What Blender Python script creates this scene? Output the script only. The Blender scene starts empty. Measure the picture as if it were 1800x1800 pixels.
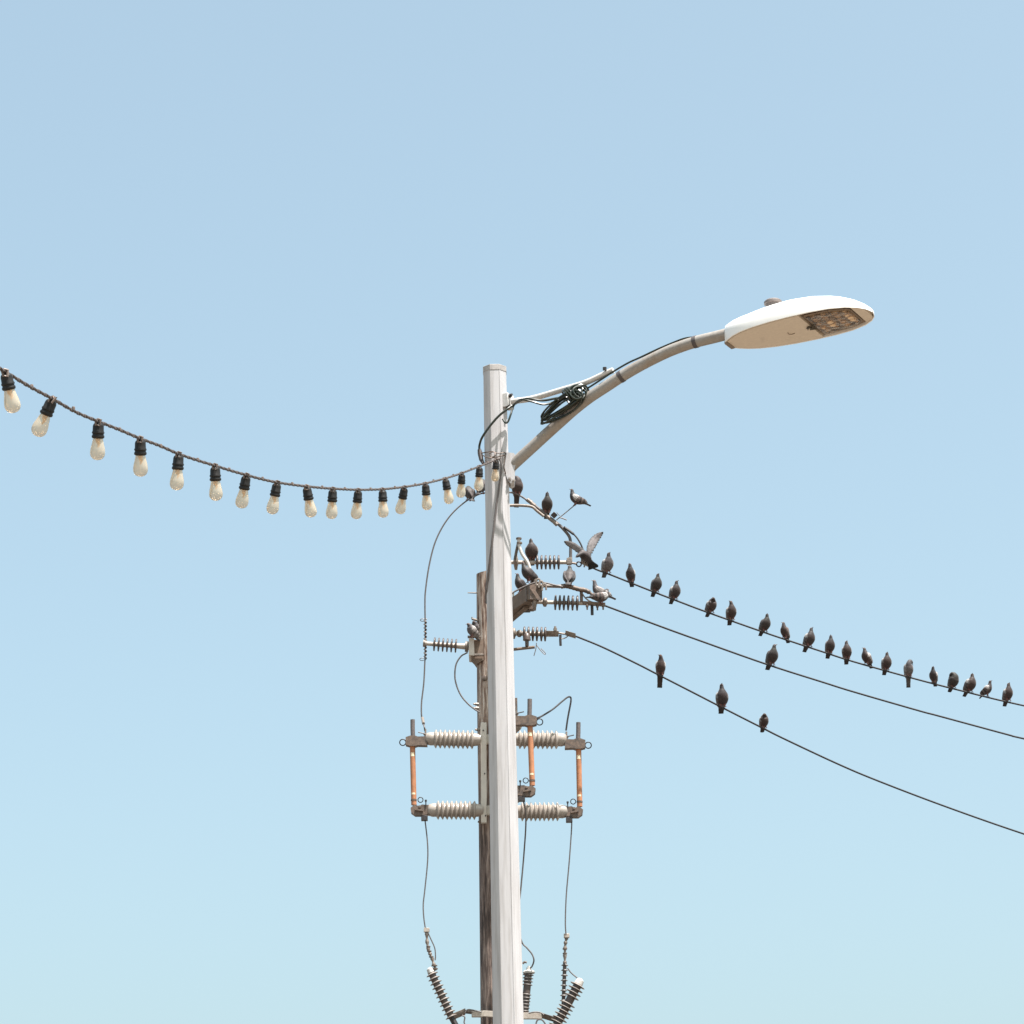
import bpy, math, random
from mathutils import Vector, Matrix, kdtree
from math import sin, cos, tan, pi, radians as R

random.seed(7)
SC = bpy.context.scene
COL = SC.collection

# ------------------------------------------------------------------ camera
PITCH, ROLL, FOV = R(18.0), R(0.8), R(20.0)
CAM = Vector((0, 0, 1.6))
FW = Vector((0, cos(PITCH), sin(PITCH)))
U0 = Vector((0, -sin(PITCH), cos(PITCH)))
R0 = Vector((1, 0, 0))
UP = U0 * cos(ROLL) + R0 * sin(ROLL)
RT = R0 * cos(ROLL) - U0 * sin(ROLL)
cd = bpy.data.cameras.new('camera')
cd.sensor_width = 36
cd.sensor_fit = 'HORIZONTAL'
cd.lens = 18 / tan(FOV / 2)
cd.clip_start, cd.clip_end = 0.1, 6000
cam = bpy.data.objects.new('camera', cd)
COL.objects.link(cam)
m3 = Matrix((RT, UP, -FW)).transposed()
cam.matrix_world = Matrix.Translation(CAM) @ m3.to_4x4()
SC.camera = cam

# ------------------------------------------------------------------ sky, sun, exposure
SUN_EL, SUN_AZ = R(70), R(133)          # azimuth clockwise from +Y: behind the camera, to its right
w = bpy.data.worlds.new('World')
SC.world = w
w.use_nodes = True
nt = w.node_tree
sky = nt.nodes.new('ShaderNodeTexSky')
sky.sky_type = 'NISHITA'
sky.sun_disc = False
sky.sun_elevation = SUN_EL
sky.sun_rotation = SUN_AZ
sky.altitude = 0
sky.air_density = 0.8
sky.dust_density = 5.0
sky.ozone_density = 1.0
bg = nt.nodes['Background']
bg.inputs['Strength'].default_value = 0.15
tint = nt.nodes.new('ShaderNodeVectorMath')      # white balance of the film, even over the whole sky
tint.operation = 'MULTIPLY'
tint.inputs[1].default_value = (0.955, 1.085, 0.99)
soft = nt.nodes.new('ShaderNodeGamma')             # soft film response, even over the whole sky
soft.inputs['Gamma'].default_value = 0.7
nt.links.new(sky.outputs[0], soft.inputs['Color'])
nt.links.new(soft.outputs[0], tint.inputs[0])
nt.links.new(tint.outputs[0], bg.inputs['Color'])
ld = bpy.data.lights.new('sun', 'SUN')
ld.energy = 4.65
ld.angle = R(0.53)
ld.color = (1.0, 0.95, 0.92)
sun = bpy.data.objects.new('sun', ld)
COL.objects.link(sun)
sd = Vector((sin(SUN_AZ) * cos(SUN_EL), cos(SUN_AZ) * cos(SUN_EL), sin(SUN_EL)))
sun.rotation_euler = sd.to_track_quat('Z', 'Y').to_euler()
sun.location = (5, -10, 40)
vs = SC.view_settings
SC.display_settings.display_device = 'sRGB'
vs.view_transform = 'Standard'
vs.look = 'None'
vs.exposure = 1.42
vs.gamma = 1.0
vs.use_curve_mapping = False
SC.cycles.max_bounces = 8
SC.cycles.use_denoising = True

# ------------------------------------------------------------------ where things stand
F = 900 / tan(FOV / 2)
YL = 17.0        # distance to the street lamp
YP = 30.1        # distance to the utility pole


def ray(px, py):
    return FW + RT * ((px - 900) / F) + UP * ((900 - py) / F)


def P(px, py, Y):
    d = ray(px, py)
    return CAM + d * (Y / d.y)


def PD(px, py, depth):
    return CAM + ray(px, py) * depth


def mpp(py, Y):      # metres that one photograph pixel spans at that distance
    return Y / ray(900, py).y / F


ML = mpp(800, YL)
MP = mpp(1200, YP)


# ------------------------------------------------------------------ materials
def mat(name, base, rough=0.6, metal=0.0, var=0.12, scale=30.0, stretch=(1, 1, 1), bump=0.0,
        dark=None, dark_lo=0.55, dark_hi=0.75, dscale=6.0, dstretch=(1, 1, 1), spec=0.5, dmax=1.0):
    m = bpy.data.materials.new(name)
    m.use_nodes = True
    n = m.node_tree.nodes
    l = m.node_tree.links
    b = n['Principled BSDF']
    b.inputs['Roughness'].default_value = rough
    b.inputs['Metallic'].default_value = metal
    b.inputs['Specular IOR Level'].default_value = spec
    tc = n.new('ShaderNodeTexCoord')
    mp = n.new('ShaderNodeMapping')
    mp.inputs['Scale'].default_value = stretch
    l.new(tc.outputs['Object'], mp.inputs['Vector'])
    no = n.new('ShaderNodeTexNoise')
    no.inputs['Scale'].default_value = scale
    no.inputs['Detail'].default_value = 5
    l.new(mp.outputs[0], no.inputs['Vector'])
    mr = n.new('ShaderNodeMapRange')
    mr.inputs['From Min'].default_value = 0.3
    mr.inputs['From Max'].default_value = 0.7
    mr.inputs['To Min'].default_value = 1 - var
    mr.inputs['To Max'].default_value = 1 + var
    l.new(no.outputs['Fac'], mr.inputs['Value'])
    mul = n.new('ShaderNodeVectorMath')
    mul.operation = 'SCALE'
    mul.inputs[0].default_value = base[:3]
    l.new(mr.outputs[0], mul.inputs['Scale'])
    out = mul.outputs[0]
    if dark is not None:
        mp2 = n.new('ShaderNodeMapping')
        mp2.inputs['Scale'].default_value = dstretch
        l.new(tc.outputs['Object'], mp2.inputs['Vector'])
        n2 = n.new('ShaderNodeTexNoise')
        n2.inputs['Scale'].default_value = dscale
        n2.inputs['Detail'].default_value = 6
        n2.inputs['Roughness'].default_value = 0.65
        l.new(mp2.outputs[0], n2.inputs['Vector'])
        r2 = n.new('ShaderNodeMapRange')
        r2.inputs['From Min'].default_value = dark_lo
        r2.inputs['From Max'].default_value = dark_hi
        r2.inputs['To Max'].default_value = dmax
        l.new(n2.outputs['Fac'], r2.inputs['Value'])
        mx = n.new('ShaderNodeMix')
        mx.data_type = 'RGBA'
        l.new(r2.outputs[0], mx.inputs['Factor'])
        l.new(out, mx.inputs[6])
        mx.inputs[7].default_value = (*dark[:3], 1)
        out = mx.outputs[2]
    l.new(out, b.inputs['Base Color'])
    if bump:
        bp = n.new('ShaderNodeBump')
        bp.inputs['Strength'].default_value = bump
        bp.inputs['Distance'].default_value = 0.01
        l.new(no.outputs['Fac'], bp.inputs['Height'])
        l.new(bp.outputs[0], b.inputs['Normal'])
    return m


M = {}
M['ground'] = mat('sandy_ground', (0.157, 0.123, 0.089), 0.9, var=0.2, scale=0.8)
M['asphalt'] = mat('asphalt', (0.05, 0.045, 0.04), 0.9, var=0.2, scale=3)
M['pole_paint'] = mat('pale_pole_paint', (0.415, 0.406, 0.412), 0.5, var=0.05, scale=18, stretch=(3, 3, 0.25), bump=0.04,
                      dark=(0.187, 0.162, 0.144), dscale=16, dstretch=(2.2, 2.2, 0.11), dark_lo=0.46, dark_hi=0.74, dmax=0.55)
M['cap'] = mat('pole_cap_metal', (0.336, 0.312, 0.296), 0.55, 0.2, var=0.2, scale=40)
M['arm'] = mat('weathered_arm_steel', (0.262, 0.243, 0.222), 0.55, 0.1, var=0.10, scale=60,
               dark=(0.203, 0.125, 0.066), dscale=9, dark_lo=0.5, dark_hi=0.75, dmax=0.5)
M['brace'] = mat('pale_brace_steel', (0.496, 0.480, 0.464), 0.45, 0.1, var=0.08, scale=50,
                 dark=(0.240, 0.176, 0.120), dscale=16, dark_lo=0.6, dark_hi=0.75, dmax=0.7)
M['strap'] = mat('dark_tape', (0.06, 0.05, 0.05), 0.6)
M['housing'] = mat('white_lamp_paint', (0.82, 0.81, 0.79), 0.35, var=0.02, scale=12,
                   dark=(0.55, 0.5, 0.45), dscale=9, dark_lo=0.66, dark_hi=0.8, dmax=0.5)
M['under'] = mat('lamp_underside_bounce', (0.581, 0.506, 0.414), 0.5, var=0.06, scale=50,
                 dark=(0.317, 0.264, 0.211), dscale=7, dark_lo=0.6, dark_hi=0.78, dmax=0.5)  # white paint with the ground's warm bounce mixed into its base colour
M['tray'] = mat('lamp_tray', (0.21, 0.15, 0.10), 0.35, 0.2, var=0.3, scale=30)
M['trim'] = mat('lamp_trim', (0.20, 0.15, 0.11), 0.4, 0.2, var=0.15, scale=30)
M['led'] = mat('amber_lens', (0.50, 0.37, 0.24), 0.12, 0.1, var=0.75, scale=14)
M['leaf'] = mat('dry_leaf', (0.07, 0.06, 0.045), 0.8, var=0.3, scale=60)
M['photocell'] = mat('photocell_plastic', (0.15, 0.125, 0.115), 0.45, var=0.15, scale=60)
M['cable'] = mat('black_cable', (0.010, 0.015, 0.009), 0.3, var=0.3, scale=40, spec=0.5)
M['cord'] = mat('brown_cord', (0.052, 0.039, 0.034), 0.6, var=0.25, scale=70)
M['socket'] = mat('socket_rubber', (0.011, 0.010, 0.0095), 0.5, var=0.25, scale=70, spec=0.3)
M['hook'] = mat('socket_hook', (0.16, 0.12, 0.10), 0.5, var=0.2, scale=70)
M['filament'] = mat('filament_mount', (0.75, 0.50, 0.26), 0.5)
M['tie'] = mat('tie_wire', (0.12, 0.09, 0.075), 0.5, 0.4, var=0.25, scale=90)
M['wire'] = mat('dark_conductor', (0.020, 0.016, 0.016), 0.6, 0.1, var=0.25, scale=50)
M['lead'] = mat('grey_lead', (0.10, 0.086, 0.082), 0.6, 0.15, var=0.25, scale=50)
M['galv'] = mat('galvanised', (0.187, 0.157, 0.132), 0.55, 0.15, var=0.3, scale=40,
                dark=(0.145, 0.093, 0.068), dscale=18, dark_lo=0.5, dark_hi=0.7, dmax=0.8)
M['rod'] = mat('insulator_core', (0.384, 0.336, 0.288), 0.45, 0.1, var=0.12, scale=40,
               dark=(0.160, 0.120, 0.096), dscale=14, dark_lo=0.55, dark_hi=0.75, dmax=0.7)
M['shed'] = mat('brown_shed', (0.075, 0.055, 0.047), 0.42, var=0.2, scale=40)
M['shed_grey'] = mat('grey_shed', (0.13, 0.115, 0.105), 0.5, var=0.25, scale=30)
M['shed_pale'] = mat('pale_shed', (0.221, 0.191, 0.170), 0.5, var=0.2, scale=30)
M['porcelain'] = mat('grey_porcelain', (0.335, 0.295, 0.258), 0.3, var=0.06, scale=20,
                     dark=(0.197, 0.160, 0.135), dscale=10, dark_lo=0.47, dark_hi=0.7, dmax=0.8)
M['bronze'] = mat('weathered_bronze', (0.122, 0.086, 0.065), 0.6, 0.1, var=0.3, scale=30,
                  dark=(0.054, 0.045, 0.041), dscale=22, dark_lo=0.5, dark_hi=0.65)
M['black_metal'] = mat('black_metal', (0.035, 0.03, 0.03), 0.5, 0.3, var=0.3, scale=40)
M['stub'] = mat('grey_stub', (0.12, 0.10, 0.095), 0.5, 0.2, var=0.2, scale=40)
M['fuse'] = mat('orange_fuse_tube', (0.380, 0.157, 0.071), 0.6, var=0.22, scale=20,
                dark=(0.209, 0.090, 0.048), dscale=10, dark_lo=0.5, dark_hi=0.7, dmax=0.7)
M['sticker'] = mat('pale_sticker', (0.70, 0.58, 0.40), 0.6, var=0.1)
M['channel'] = mat('cream_channel', (0.493, 0.451, 0.399), 0.6, var=0.06, scale=15,
                   dark=(0.357, 0.281, 0.221), dscale=8, dark_lo=0.58, dark_hi=0.8, dmax=0.6)
M['timber'] = mat('grey_timber', (0.153, 0.111, 0.083), 0.85, var=0.2, scale=14, stretch=(1, 1, 1), bump=0.3,
                  dark=(0.128, 0.085, 0.064), dscale=9, dark_lo=0.5, dark_hi=0.72, dmax=0.8)
M['white_pipe'] = mat('white_pipe', (0.459, 0.439, 0.410), 0.5, var=0.08, scale=40,
                      dark=(0.287, 0.221, 0.164), dscale=20, dark_lo=0.58, dark_hi=0.75, dmax=0.6)
M['beak'] = mat('beak', (0.10, 0.08, 0.075), 0.5)
M['eye'] = mat('orange_eye', (0.35, 0.10, 0.03), 0.2)
M['pigeon_leg'] = mat('leg', (0.35, 0.10, 0.09), 0.6)


def wood_material():
    m = bpy.data.materials.new('weathered_pole_wood')
    m.use_nodes = True
    n, l = m.node_tree.nodes, m.node_tree.links
    b = n['Principled BSDF']
    b.inputs['Roughness'].default_value = 0.85
    tc = n.new('ShaderNodeTexCoord')

    def noise(stretch, scale, detail=6, rough=0.6):
        mp = n.new('ShaderNodeMapping')
        mp.inputs['Scale'].default_value = stretch
        l.new(tc.outputs['Object'], mp.inputs['Vector'])
        t = n.new('ShaderNodeTexNoise')
        t.inputs['Scale'].default_value = scale
        t.inputs['Detail'].default_value = detail
        t.inputs['Roughness'].default_value = rough
        l.new(mp.outputs[0], t.inputs['Vector'])
        return t.outputs['Fac']

    def ramp(src, stops):
        r = n.new('ShaderNodeValToRGB')
        e = r.color_ramp.elements
        e[0].position, e[0].color = stops[0][0], (*stops[0][1], 1)
        e[1].position, e[1].color = stops[-1][0], (*stops[-1][1], 1)
        for s in stops[1:-1]:
            k = e.new(s[0])
            k.color = (*s[1], 1)
        l.new(src, r.inputs[0])
        return r.outputs[0]
    g1 = noise((1, 1, 0.09), 30, 8, 0.68)
    top = ramp(g1, [(0.39, (0.075, 0.038, 0.026)), (0.46, (0.21, 0.14, 0.105)), (0.53, (0.35, 0.275, 0.225)), (0.61, (0.56, 0.49, 0.43))])
    low = ramp(g1, [(0.39, (0.035, 0.023, 0.019)), (0.5, (0.125, 0.087, 0.072)), (0.61, (0.29, 0.22, 0.185))])
    # old preservative still dark on the lower shaft, bleached away above
    sx = n.new('ShaderNodeSeparateXYZ')
    l.new(tc.outputs['Object'], sx.inputs[0])
    g2 = noise((1, 1, 0.25), 6)
    add = n.new('ShaderNodeMath')
    add.operation = 'MULTIPLY_ADD'
    l.new(g2, add.inputs[0])
    add.inputs[1].default_value = 0.9
    l.new(sx.outputs['Z'], add.inputs[2])
    mr = n.new('ShaderNodeMapRange')
    zt = P(860, 1445, YP).z
    mr.inputs['From Min'].default_value = zt - 0.25 + 0.45
    mr.inputs['From Max'].default_value = zt + 0.55 + 0.45
    l.new(add.outputs[0], mr.inputs['Value'])
    mx = n.new('ShaderNodeMix')
    mx.data_type = 'RGBA'
    l.new(mr.outputs[0], mx.inputs['Factor'])
    l.new(low, mx.inputs[6])
    l.new(top, mx.inputs[7])
    l.new(mx.outputs[2], b.inputs['Base Color'])
    bp = n.new('ShaderNodeBump')
    bp.inputs['Strength'].default_value = 0.6
    bp.inputs['Distance'].default_value = 0.02
    l.new(g1, bp.inputs['Height'])
    l.new(bp.outputs[0], b.inputs['Normal'])
    return m


M['wood'] = wood_material()


def bulb_material():
    m = bpy.data.materials.new('frosted_bulb_glass')
    m.use_nodes = True
    n, l = m.node_tree.nodes, m.node_tree.links
    b = n['Principled BSDF']
    b.inputs['Base Color'].default_value = (0.80, 0.69, 0.54, 1)
    b.inputs['Roughness'].default_value = 0.25
    b.inputs['Transmission Weight'].default_value = 0.66
    b.inputs['IOR'].default_value = 1.15
    b.inputs['Coat Weight'].default_value = 0.3
    b.inputs['Coat Roughness'].default_value = 0.1
    return m


M['bulb'] = bulb_material()


def feather_material():
    m = bpy.data.materials.new('pigeon_feathers')
    m.use_nodes = True
    n, l = m.node_tree.nodes, m.node_tree.links
    b = n['Principled BSDF']
    b.inputs['Roughness'].default_value = 0.62
    b.inputs['Specular IOR Level'].default_value = 0.35
    b.inputs['Sheen Weight'].default_value = 0.15
    at = n.new('ShaderNodeAttribute')
    at.attribute_name = 'plumage'
    tc = n.new('ShaderNodeTexCoord')
    no = n.new('ShaderNodeTexNoise')
    no.inputs['Scale'].default_value = 38
    no.inputs['Detail'].default_value = 3
    l.new(tc.outputs['Object'], no.inputs['Vector'])
    mr = n.new('ShaderNodeMapRange')
    mr.inputs['From Min'].default_value = 0.3
    mr.inputs['From Max'].default_value = 0.7
    mr.inputs['To Min'].default_value = 0.72
    mr.inputs['To Max'].default_value = 1.28
    l.new(no.outputs['Fac'], mr.inputs['Value'])
    mul = n.new('ShaderNodeVectorMath')
    mul.operation = 'SCALE'
    l.new(at.outputs['Color'], mul.inputs[0])
    l.new(mr.outputs[0], mul.inputs['Scale'])
    l.new(mul.outputs[0], b.inputs['Base Color'])
    bp = n.new('ShaderNodeBump')
    bp.inputs['Strength'].default_value = 0.25
    bp.inputs['Distance'].default_value = 0.004
    l.new(no.outputs['Fac'], bp.inputs['Height'])
    l.new(bp.outputs[0], b.inputs['Normal'])
    return m


M['feather'] = feather_material()


# ------------------------------------------------------------------ mesh helpers
def spline(pts, sub=6):
    pts = [Vector(p) for p in pts]
    if len(pts) < 3:
        return pts
    out = []
    q = [pts[0] * 2 - pts[1]] + pts + [pts[-1] * 2 - pts[-2]]
    for i in range(1, len(q) - 2):
        a, b, c, d = q[i - 1], q[i], q[i + 1], q[i + 2]
        for k in range(sub):
            t = k / sub
            out.append(0.5 * ((2 * b) + (c - a) * t + (2 * a - 5 * b + 4 * c - d) * t * t + (3 * b - a - 3 * c + d) * t ** 3))
    out.append(pts[-1])
    return out


def perp(d):
    d = Vector(d).normalized()
    a = Vector((0, 0, 1)) if abs(d.z) < 0.9 else Vector((0, 1, 0))
    x = d.cross(a).normalized()
    return x, x.cross(d).normalized()


class MB:
    def __init__(self):
        self.v, self.f = [], []

    def rings(self, rings, cap=True, closed=False):
        o = len(self.v)
        n = len(rings[0])
        for r in rings:
            self.v += [Vector(p) for p in r]
        m = len(rings)
        for i in range(m if closed else m - 1):
            a, b = o + i * n, o + ((i + 1) % m) * n
            for k in range(n):
                k2 = (k + 1) % n
                self.f.append((a + k, a + k2, b + k2, b + k))
        if cap and not closed:
            self.f.append(tuple(o + k for k in reversed(range(n))))
            self.f.append(tuple(o + (m - 1) * n + k for k in range(n)))
        return self

    def tube(self, pts, r, n=10, cap=True, closed=False, flat=1.0, twist=0.0):
        pts = [Vector(p) for p in pts]
        m = len(pts)
        rr = r if isinstance(r, (list, tuple)) else [r] * m
        T = []
        for i in range(m):
            if closed:
                t = pts[(i + 1) % m] - pts[i - 1]
            else:
                t = pts[min(i + 1, m - 1)] - pts[max(i - 1, 0)]
            T.append(t.normalized())
        x, _ = perp(T[0])
        rings, s = [], 0.0
        for i in range(m):
            x = (x - T[i] * x.dot(T[i])).normalized()
            y = T[i].cross(x)
            if i:
                s += (pts[i] - pts[i - 1]).length
            a0 = twist * s
            rings.append([pts[i] + (x * cos(a0) + y * sin(a0)) * (rr[i] * cos(2 * pi * k / n)) +
                          (y * cos(a0) - x * sin(a0)) * (rr[i] * flat * sin(2 * pi * k / n)) for k in range(n)])
        return self.rings(rings, cap, closed)

    def lathe(self, p0, d, prof, n=20):
        d = Vector(d).normalized()
        x, y = perp(d)
        p0 = Vector(p0)
        return self.rings([[p0 + d * t + (x * cos(2 * pi * k / n) + y * sin(2 * pi * k / n)) * max(r, 1e-4) for k in range(n)] for t, r in prof])

    def box(self, c, ax, ay, az):
        c, ax, ay, az = Vector(c), Vector(ax), Vector(ay), Vector(az)
        # chamfered box
        o = len(self.v)
        b = 0.10 * min(ax.length, ay.length, az.length)

        def sh(v):
            return v * (1 - b / v.length)
        idx = {}
        for sx in (-1, 1):
            for sy in (-1, 1):
                for sz in (-1, 1):
                    for k in range(3):
                        X = ax if k == 0 else sh(ax)
                        Y = ay if k == 1 else sh(ay)
                        Z = az if k == 2 else sh(az)
                        idx[(sx, sy, sz, k)] = len(self.v)
                        self.v.append(c + X * sx + Y * sy + Z * sz)
        q = self.f.append
        for s in (-1, 1):
            q((idx[(s, -1, -1, 0)], idx[(s, 1, -1, 0)], idx[(s, 1, 1, 0)], idx[(s, -1, 1, 0)]))
            q((idx[(-1, s, -1, 1)], idx[(1, s, -1, 1)], idx[(1, s, 1, 1)], idx[(-1, s, 1, 1)]))
            q((idx[(-1, -1, s, 2)], idx[(1, -1, s, 2)], idx[(1, 1, s, 2)], idx[(-1, 1, s, 2)]))
        for a in (-1, 1):
            for c2 in (-1, 1):
                q((idx[(a, c2, -1, 0)], idx[(a, c2, 1, 0)], idx[(a, c2, 1, 1)], idx[(a, c2, -1, 1)]))
                q((idx[(a, -1, c2, 0)], idx[(a, 1, c2, 0)], idx[(a, 1, c2, 2)], idx[(a, -1, c2, 2)]))
                q((idx[(-1, a, c2, 1)], idx[(1, a, c2, 1)], idx[(1, a, c2, 2)], idx[(-1, a, c2, 2)]))
        for a in (-1, 1):
            for b2 in (-1, 1):
                for c2 in (-1, 1):
                    q(tuple(idx[(a, b2, c2, k)] for k in range(3)))
        return self

    def prism(self, outline, off):
        o, n = len(self.v), len(outline)
        off = Vector(off)
        self.v += [Vector(p) for p in outline] + [Vector(p) + off for p in outline]
        self.f.append(tuple(o + k for k in range(n)))
        self.f.append(tuple(o + n + k for k in reversed(range(n))))
        for k in range(n):
            k2 = (k + 1) % n
            self.f.append((o + k, o + n + k, o + n + k2, o + k2))
        return self

    def build(self, name, material, parent=None, smooth=40):
        base = wloc(parent) if parent else Vector((0, 0, 0))
        me = bpy.data.meshes.new(name)
        me.from_pydata([p - base for p in self.v], [], self.f)
        import bmesh
        bm = bmesh.new()
        bm.from_mesh(me)
        bmesh.ops.recalc_face_normals(bm, faces=bm.faces)
        bm.to_mesh(me)
        bm.free()
        if smooth:
            for p in me.polygons:
                p.use_smooth = True
            me.set_sharp_from_angle(angle=R(smooth))
        me.materials.append(material)
        o = bpy.data.objects.new(name, me)
        COL.objects.link(o)
        o.parent = parent
        return o


def wloc(o):
    v = Vector((0, 0, 0))
    while o:
        v += o.location
        o = o.parent
    return v


def thing(name, base, label, cat, group=None):
    e = bpy.data.objects.new(name, None)
    e.empty_display_size = 0.1
    COL.objects.link(e)
    e.location = base
    return tag(e, label, cat, group)


def tag(o, label, cat, group=None):
    o['label'] = label
    o['category'] = cat
    if group:
        o['group'] = group
    return o


def pxs(pts, Y, sub=6):
    """spline through photo points at distance Y (a number or a function of px)"""
    return spline([P(p[0], p[1], p[2] if len(p) > 2 else (Y(p[0]) if callable(Y) else Y)) for p in pts], sub)


# ------------------------------------------------------------------ ground
g = MB()
g.v = [Vector((-2500, -2500, 0)), Vector((2500, -2500, 0)), Vector((2500, 2500, 0)), Vector((-2500, 2500, 0))]
g.f = [(0, 1, 2, 3)]
go = g.build('ground', M['ground'], smooth=0)
go['kind'] = 'structure'
g = MB()
g.v = [Vector((-400, 21, 0.004)), Vector((400, 21, 0.004)), Vector((400, 48, 0.004)), Vector((-400, 48, 0.004))]
g.f = [(0, 1, 2, 3)]
ro = g.build('road', M['asphalt'], smooth=0)
ro['kind'] = 'structure'

# ------------------------------------------------------------------ street lamp
top, bot = P(869.5, 647, YL), P(893.5, 1800, YL)
ax = (bot - top)
foot = top + ax * ((0 - top.z) / ax.z)
lamp = thing('street_lamp', foot, 'tall pale eight-sided street lamp with curved arm and white lamp head', 'street lamp')
r_top, r_bot = 20 * mpp(647, YL), 27 * mpp(1800, YL)


def pole_axis(z):
    t = (z - top.z) / (bot.z - top.z)
    return top + (bot - top) * t, r_top + (r_bot - r_top) * t


def oct_ring(z, grow=0.0):
    c, ap = pole_axis(z)
    ap += grow
    cr = ap / cos(pi / 8)
    ring = []
    for k in range(8):
        a0 = pi / 8 + k * pi / 4
        p0 = Vector((cos(a0), sin(a0), 0)) * cr
        pm = Vector((cos(a0 - pi / 4), sin(a0 - pi / 4), 0)) * cr
        pn = Vector((cos(a0 + pi / 4), sin(a0 + pi / 4), 0)) * cr
        ring += [c + p0 + (pm - p0) * 0.07, c + p0 * 0.992, c + p0 + (pn - p0) * 0.07]
    return ring


b = MB()
b.rings([oct_ring(z) for z in [0.0, 2, 4, 5, 6, 7, top.z - 0.035]])
b.build('pole', M['pole_paint'], lamp, 12)
MB().rings([oct_ring(top.z - 0.036, 0.002), oct_ring(top.z - 0.002, 0.002), oct_ring(top.z, 0.0)]).build('pole_cap', M['cap'], lamp, 12)
MB().rings([oct_ring(0.0, 0.10), oct_ring(0.03, 0.10)]).build('base_plate', M['cap'], lamp, 12)

sm_pts = []
for z in (0.05, 3, 5, 6, 7, top.z - 0.04):
    c, ap = pole_axis(z)
    sm_pts.append(c + Vector((cos(-3 * pi / 8), sin(-3 * pi / 8), 0)) * (ap / cos(pi / 8) - .001))
MB().tube(sm_pts, .0032, 6).build('weld_seam', M['pole_paint'], lamp)
PHI = R(28)


def YA(px):
    return YL - max(px - 890, 0) * ML * tan(PHI) * 0.96


arm_px = [(899, 820), (906.7, 812.5), (935, 786.7), (963, 761), (988, 738.5), (1010, 719), (1037, 698), (1066, 679),
          (1092, 662), (1127, 641.5), (1170, 620), (1199, 608.5), (1222.6, 601), (1256.7, 592.6), (1277, 587.5), (1292, 584)]
arm_c = pxs(arm_px, YA, 5)
MB().tube(arm_c, 10.2 * ML, 20).build('arm', M['arm'], lamp)


def arm_at(px):
    return min(range(len(arm_c)), key=lambda i: abs((arm_c[i] - P(px, 700, YA(px))).dot(RT)))


for pxb in (1092, 1222.6):
    i = arm_at(pxb)
    d = (arm_c[i + 1] - arm_c[i - 1]).normalized()
    MB().lathe(arm_c[i] - d * 0.012, d, [(0, 0.03), (0, 10.9 * ML), (0.024, 10.9 * ML), (0.024, 0.03)], 20).build('strap', M['strap'], lamp)

# upper brace: pipe flattened where it meets the pole and the arm
bp_ = [(884, 707.5, YL), (905, 705), (937, 700), (987, 685.5), (1028, 673), (1055, 661), (1078, 650.5)]
brace_c = pxs([(p[0], p[1], p[2] if len(p) > 2 else YA(p[0]) - 0.005) for p in bp_], YA, 6)
MB().tube(brace_c, [5.2 * ML] * len(brace_c), 14).build('brace', M['brace'], lamp)
for (bx_, by_) in ((895, 697), (891, 716)):
    c = P(bx_, by_, YL - 0.05)
    MB().lathe(c, (0.5, -0.85, 0.1), [(0, 0.012), (0.02, 0.012), (0.02, 0.007), (0.035, 0.007)], 6).build('bolt', M['black_metal'], lamp)
c = P(1063, 651, YA(1063) - 0.03)
MB().lathe(c, (0, -0.2, 1), [(0, 0.012), (0.02, 0.012)], 6).build('bolt', M['black_metal'], lamp)
# plate clamp on pole for the brace
c = P(893, 706, YL - 0.03)
MB().box(c, Vector((0.018, -0.01, 0)), Vector((0.02, 0.035, 0)), Vector((0, 0, 0.045))).build('brace_plate', M['brace'], lamp)


def zz(x, y):        # helper for points read at six-fold enlargement round the bracket
    return (820 + x / 6, 620 + y / 6)


outl = [(398, 1075), (425, 1050), (500, 1058), (528, 1100), (524, 1160), (505, 1225), (512, 1290), (505, 1360), (470, 1378),
        (438, 1350), (415, 1290), (398, 1200)]
o3 = [P(*zz(*p), YL - 0.055) for p in outl]
MB().prism(o3, (0, 0.11, 0)).build('arm_bracket', M['pole_paint'], lamp, 30)
for q in ((455, 1330), (497, 1350)):
    MB().lathe(P(*zz(*q), YL - 0.054), (0, -1, 0), [(0, 0.011), (0.012, 0.011), (0.012, 0.006), (0.022, 0.006)], 6).build('bolt', M['cap'], lamp)

# lamp head
TILT = R(1.5)
Uv = Vector((cos(PHI) * cos(TILT), -sin(PHI) * cos(TILT), sin(TILT)))
Vv = Vector((-sin(PHI), -cos(PHI), 0))
Nv = Vv.cross(Uv).normalized()
org = P(1281.5, 606.5, YA(1277))
LEN = 0.925


def lerp_table(t, tab):
    for (a, x), (b2, y) in zip(tab, tab[1:]):
        if t <= b2:
            k = (t - a) / (b2 - a)
            k = k * k * (3 - 2 * k) * 0.4 + k * 0.6
            return x + (y - x) * k
    return tab[-1][1]


WT = [(0, .058), (.03, .088), (.08, .125), (.15, .160), (.25, .188), (.38, .207), (.52, .215), (.66, .213), (.78, .200), (.88, .166), (.945, .120), (.98, .074), (.995, .036), (1, .012)]
HT = [(0, .122), (.08, .130), (.2, .134), (.35, .147), (.5, .152), (.65, .142), (.8, .114), (.9, .080), (.96, .050), (.99, .028), (1, .016)]
ZT = [(0, -.004), (1, 0.0)]


def LP(s, v, h):
    return org + Uv * (s * LEN) + Vv * v + Nv * h


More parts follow.
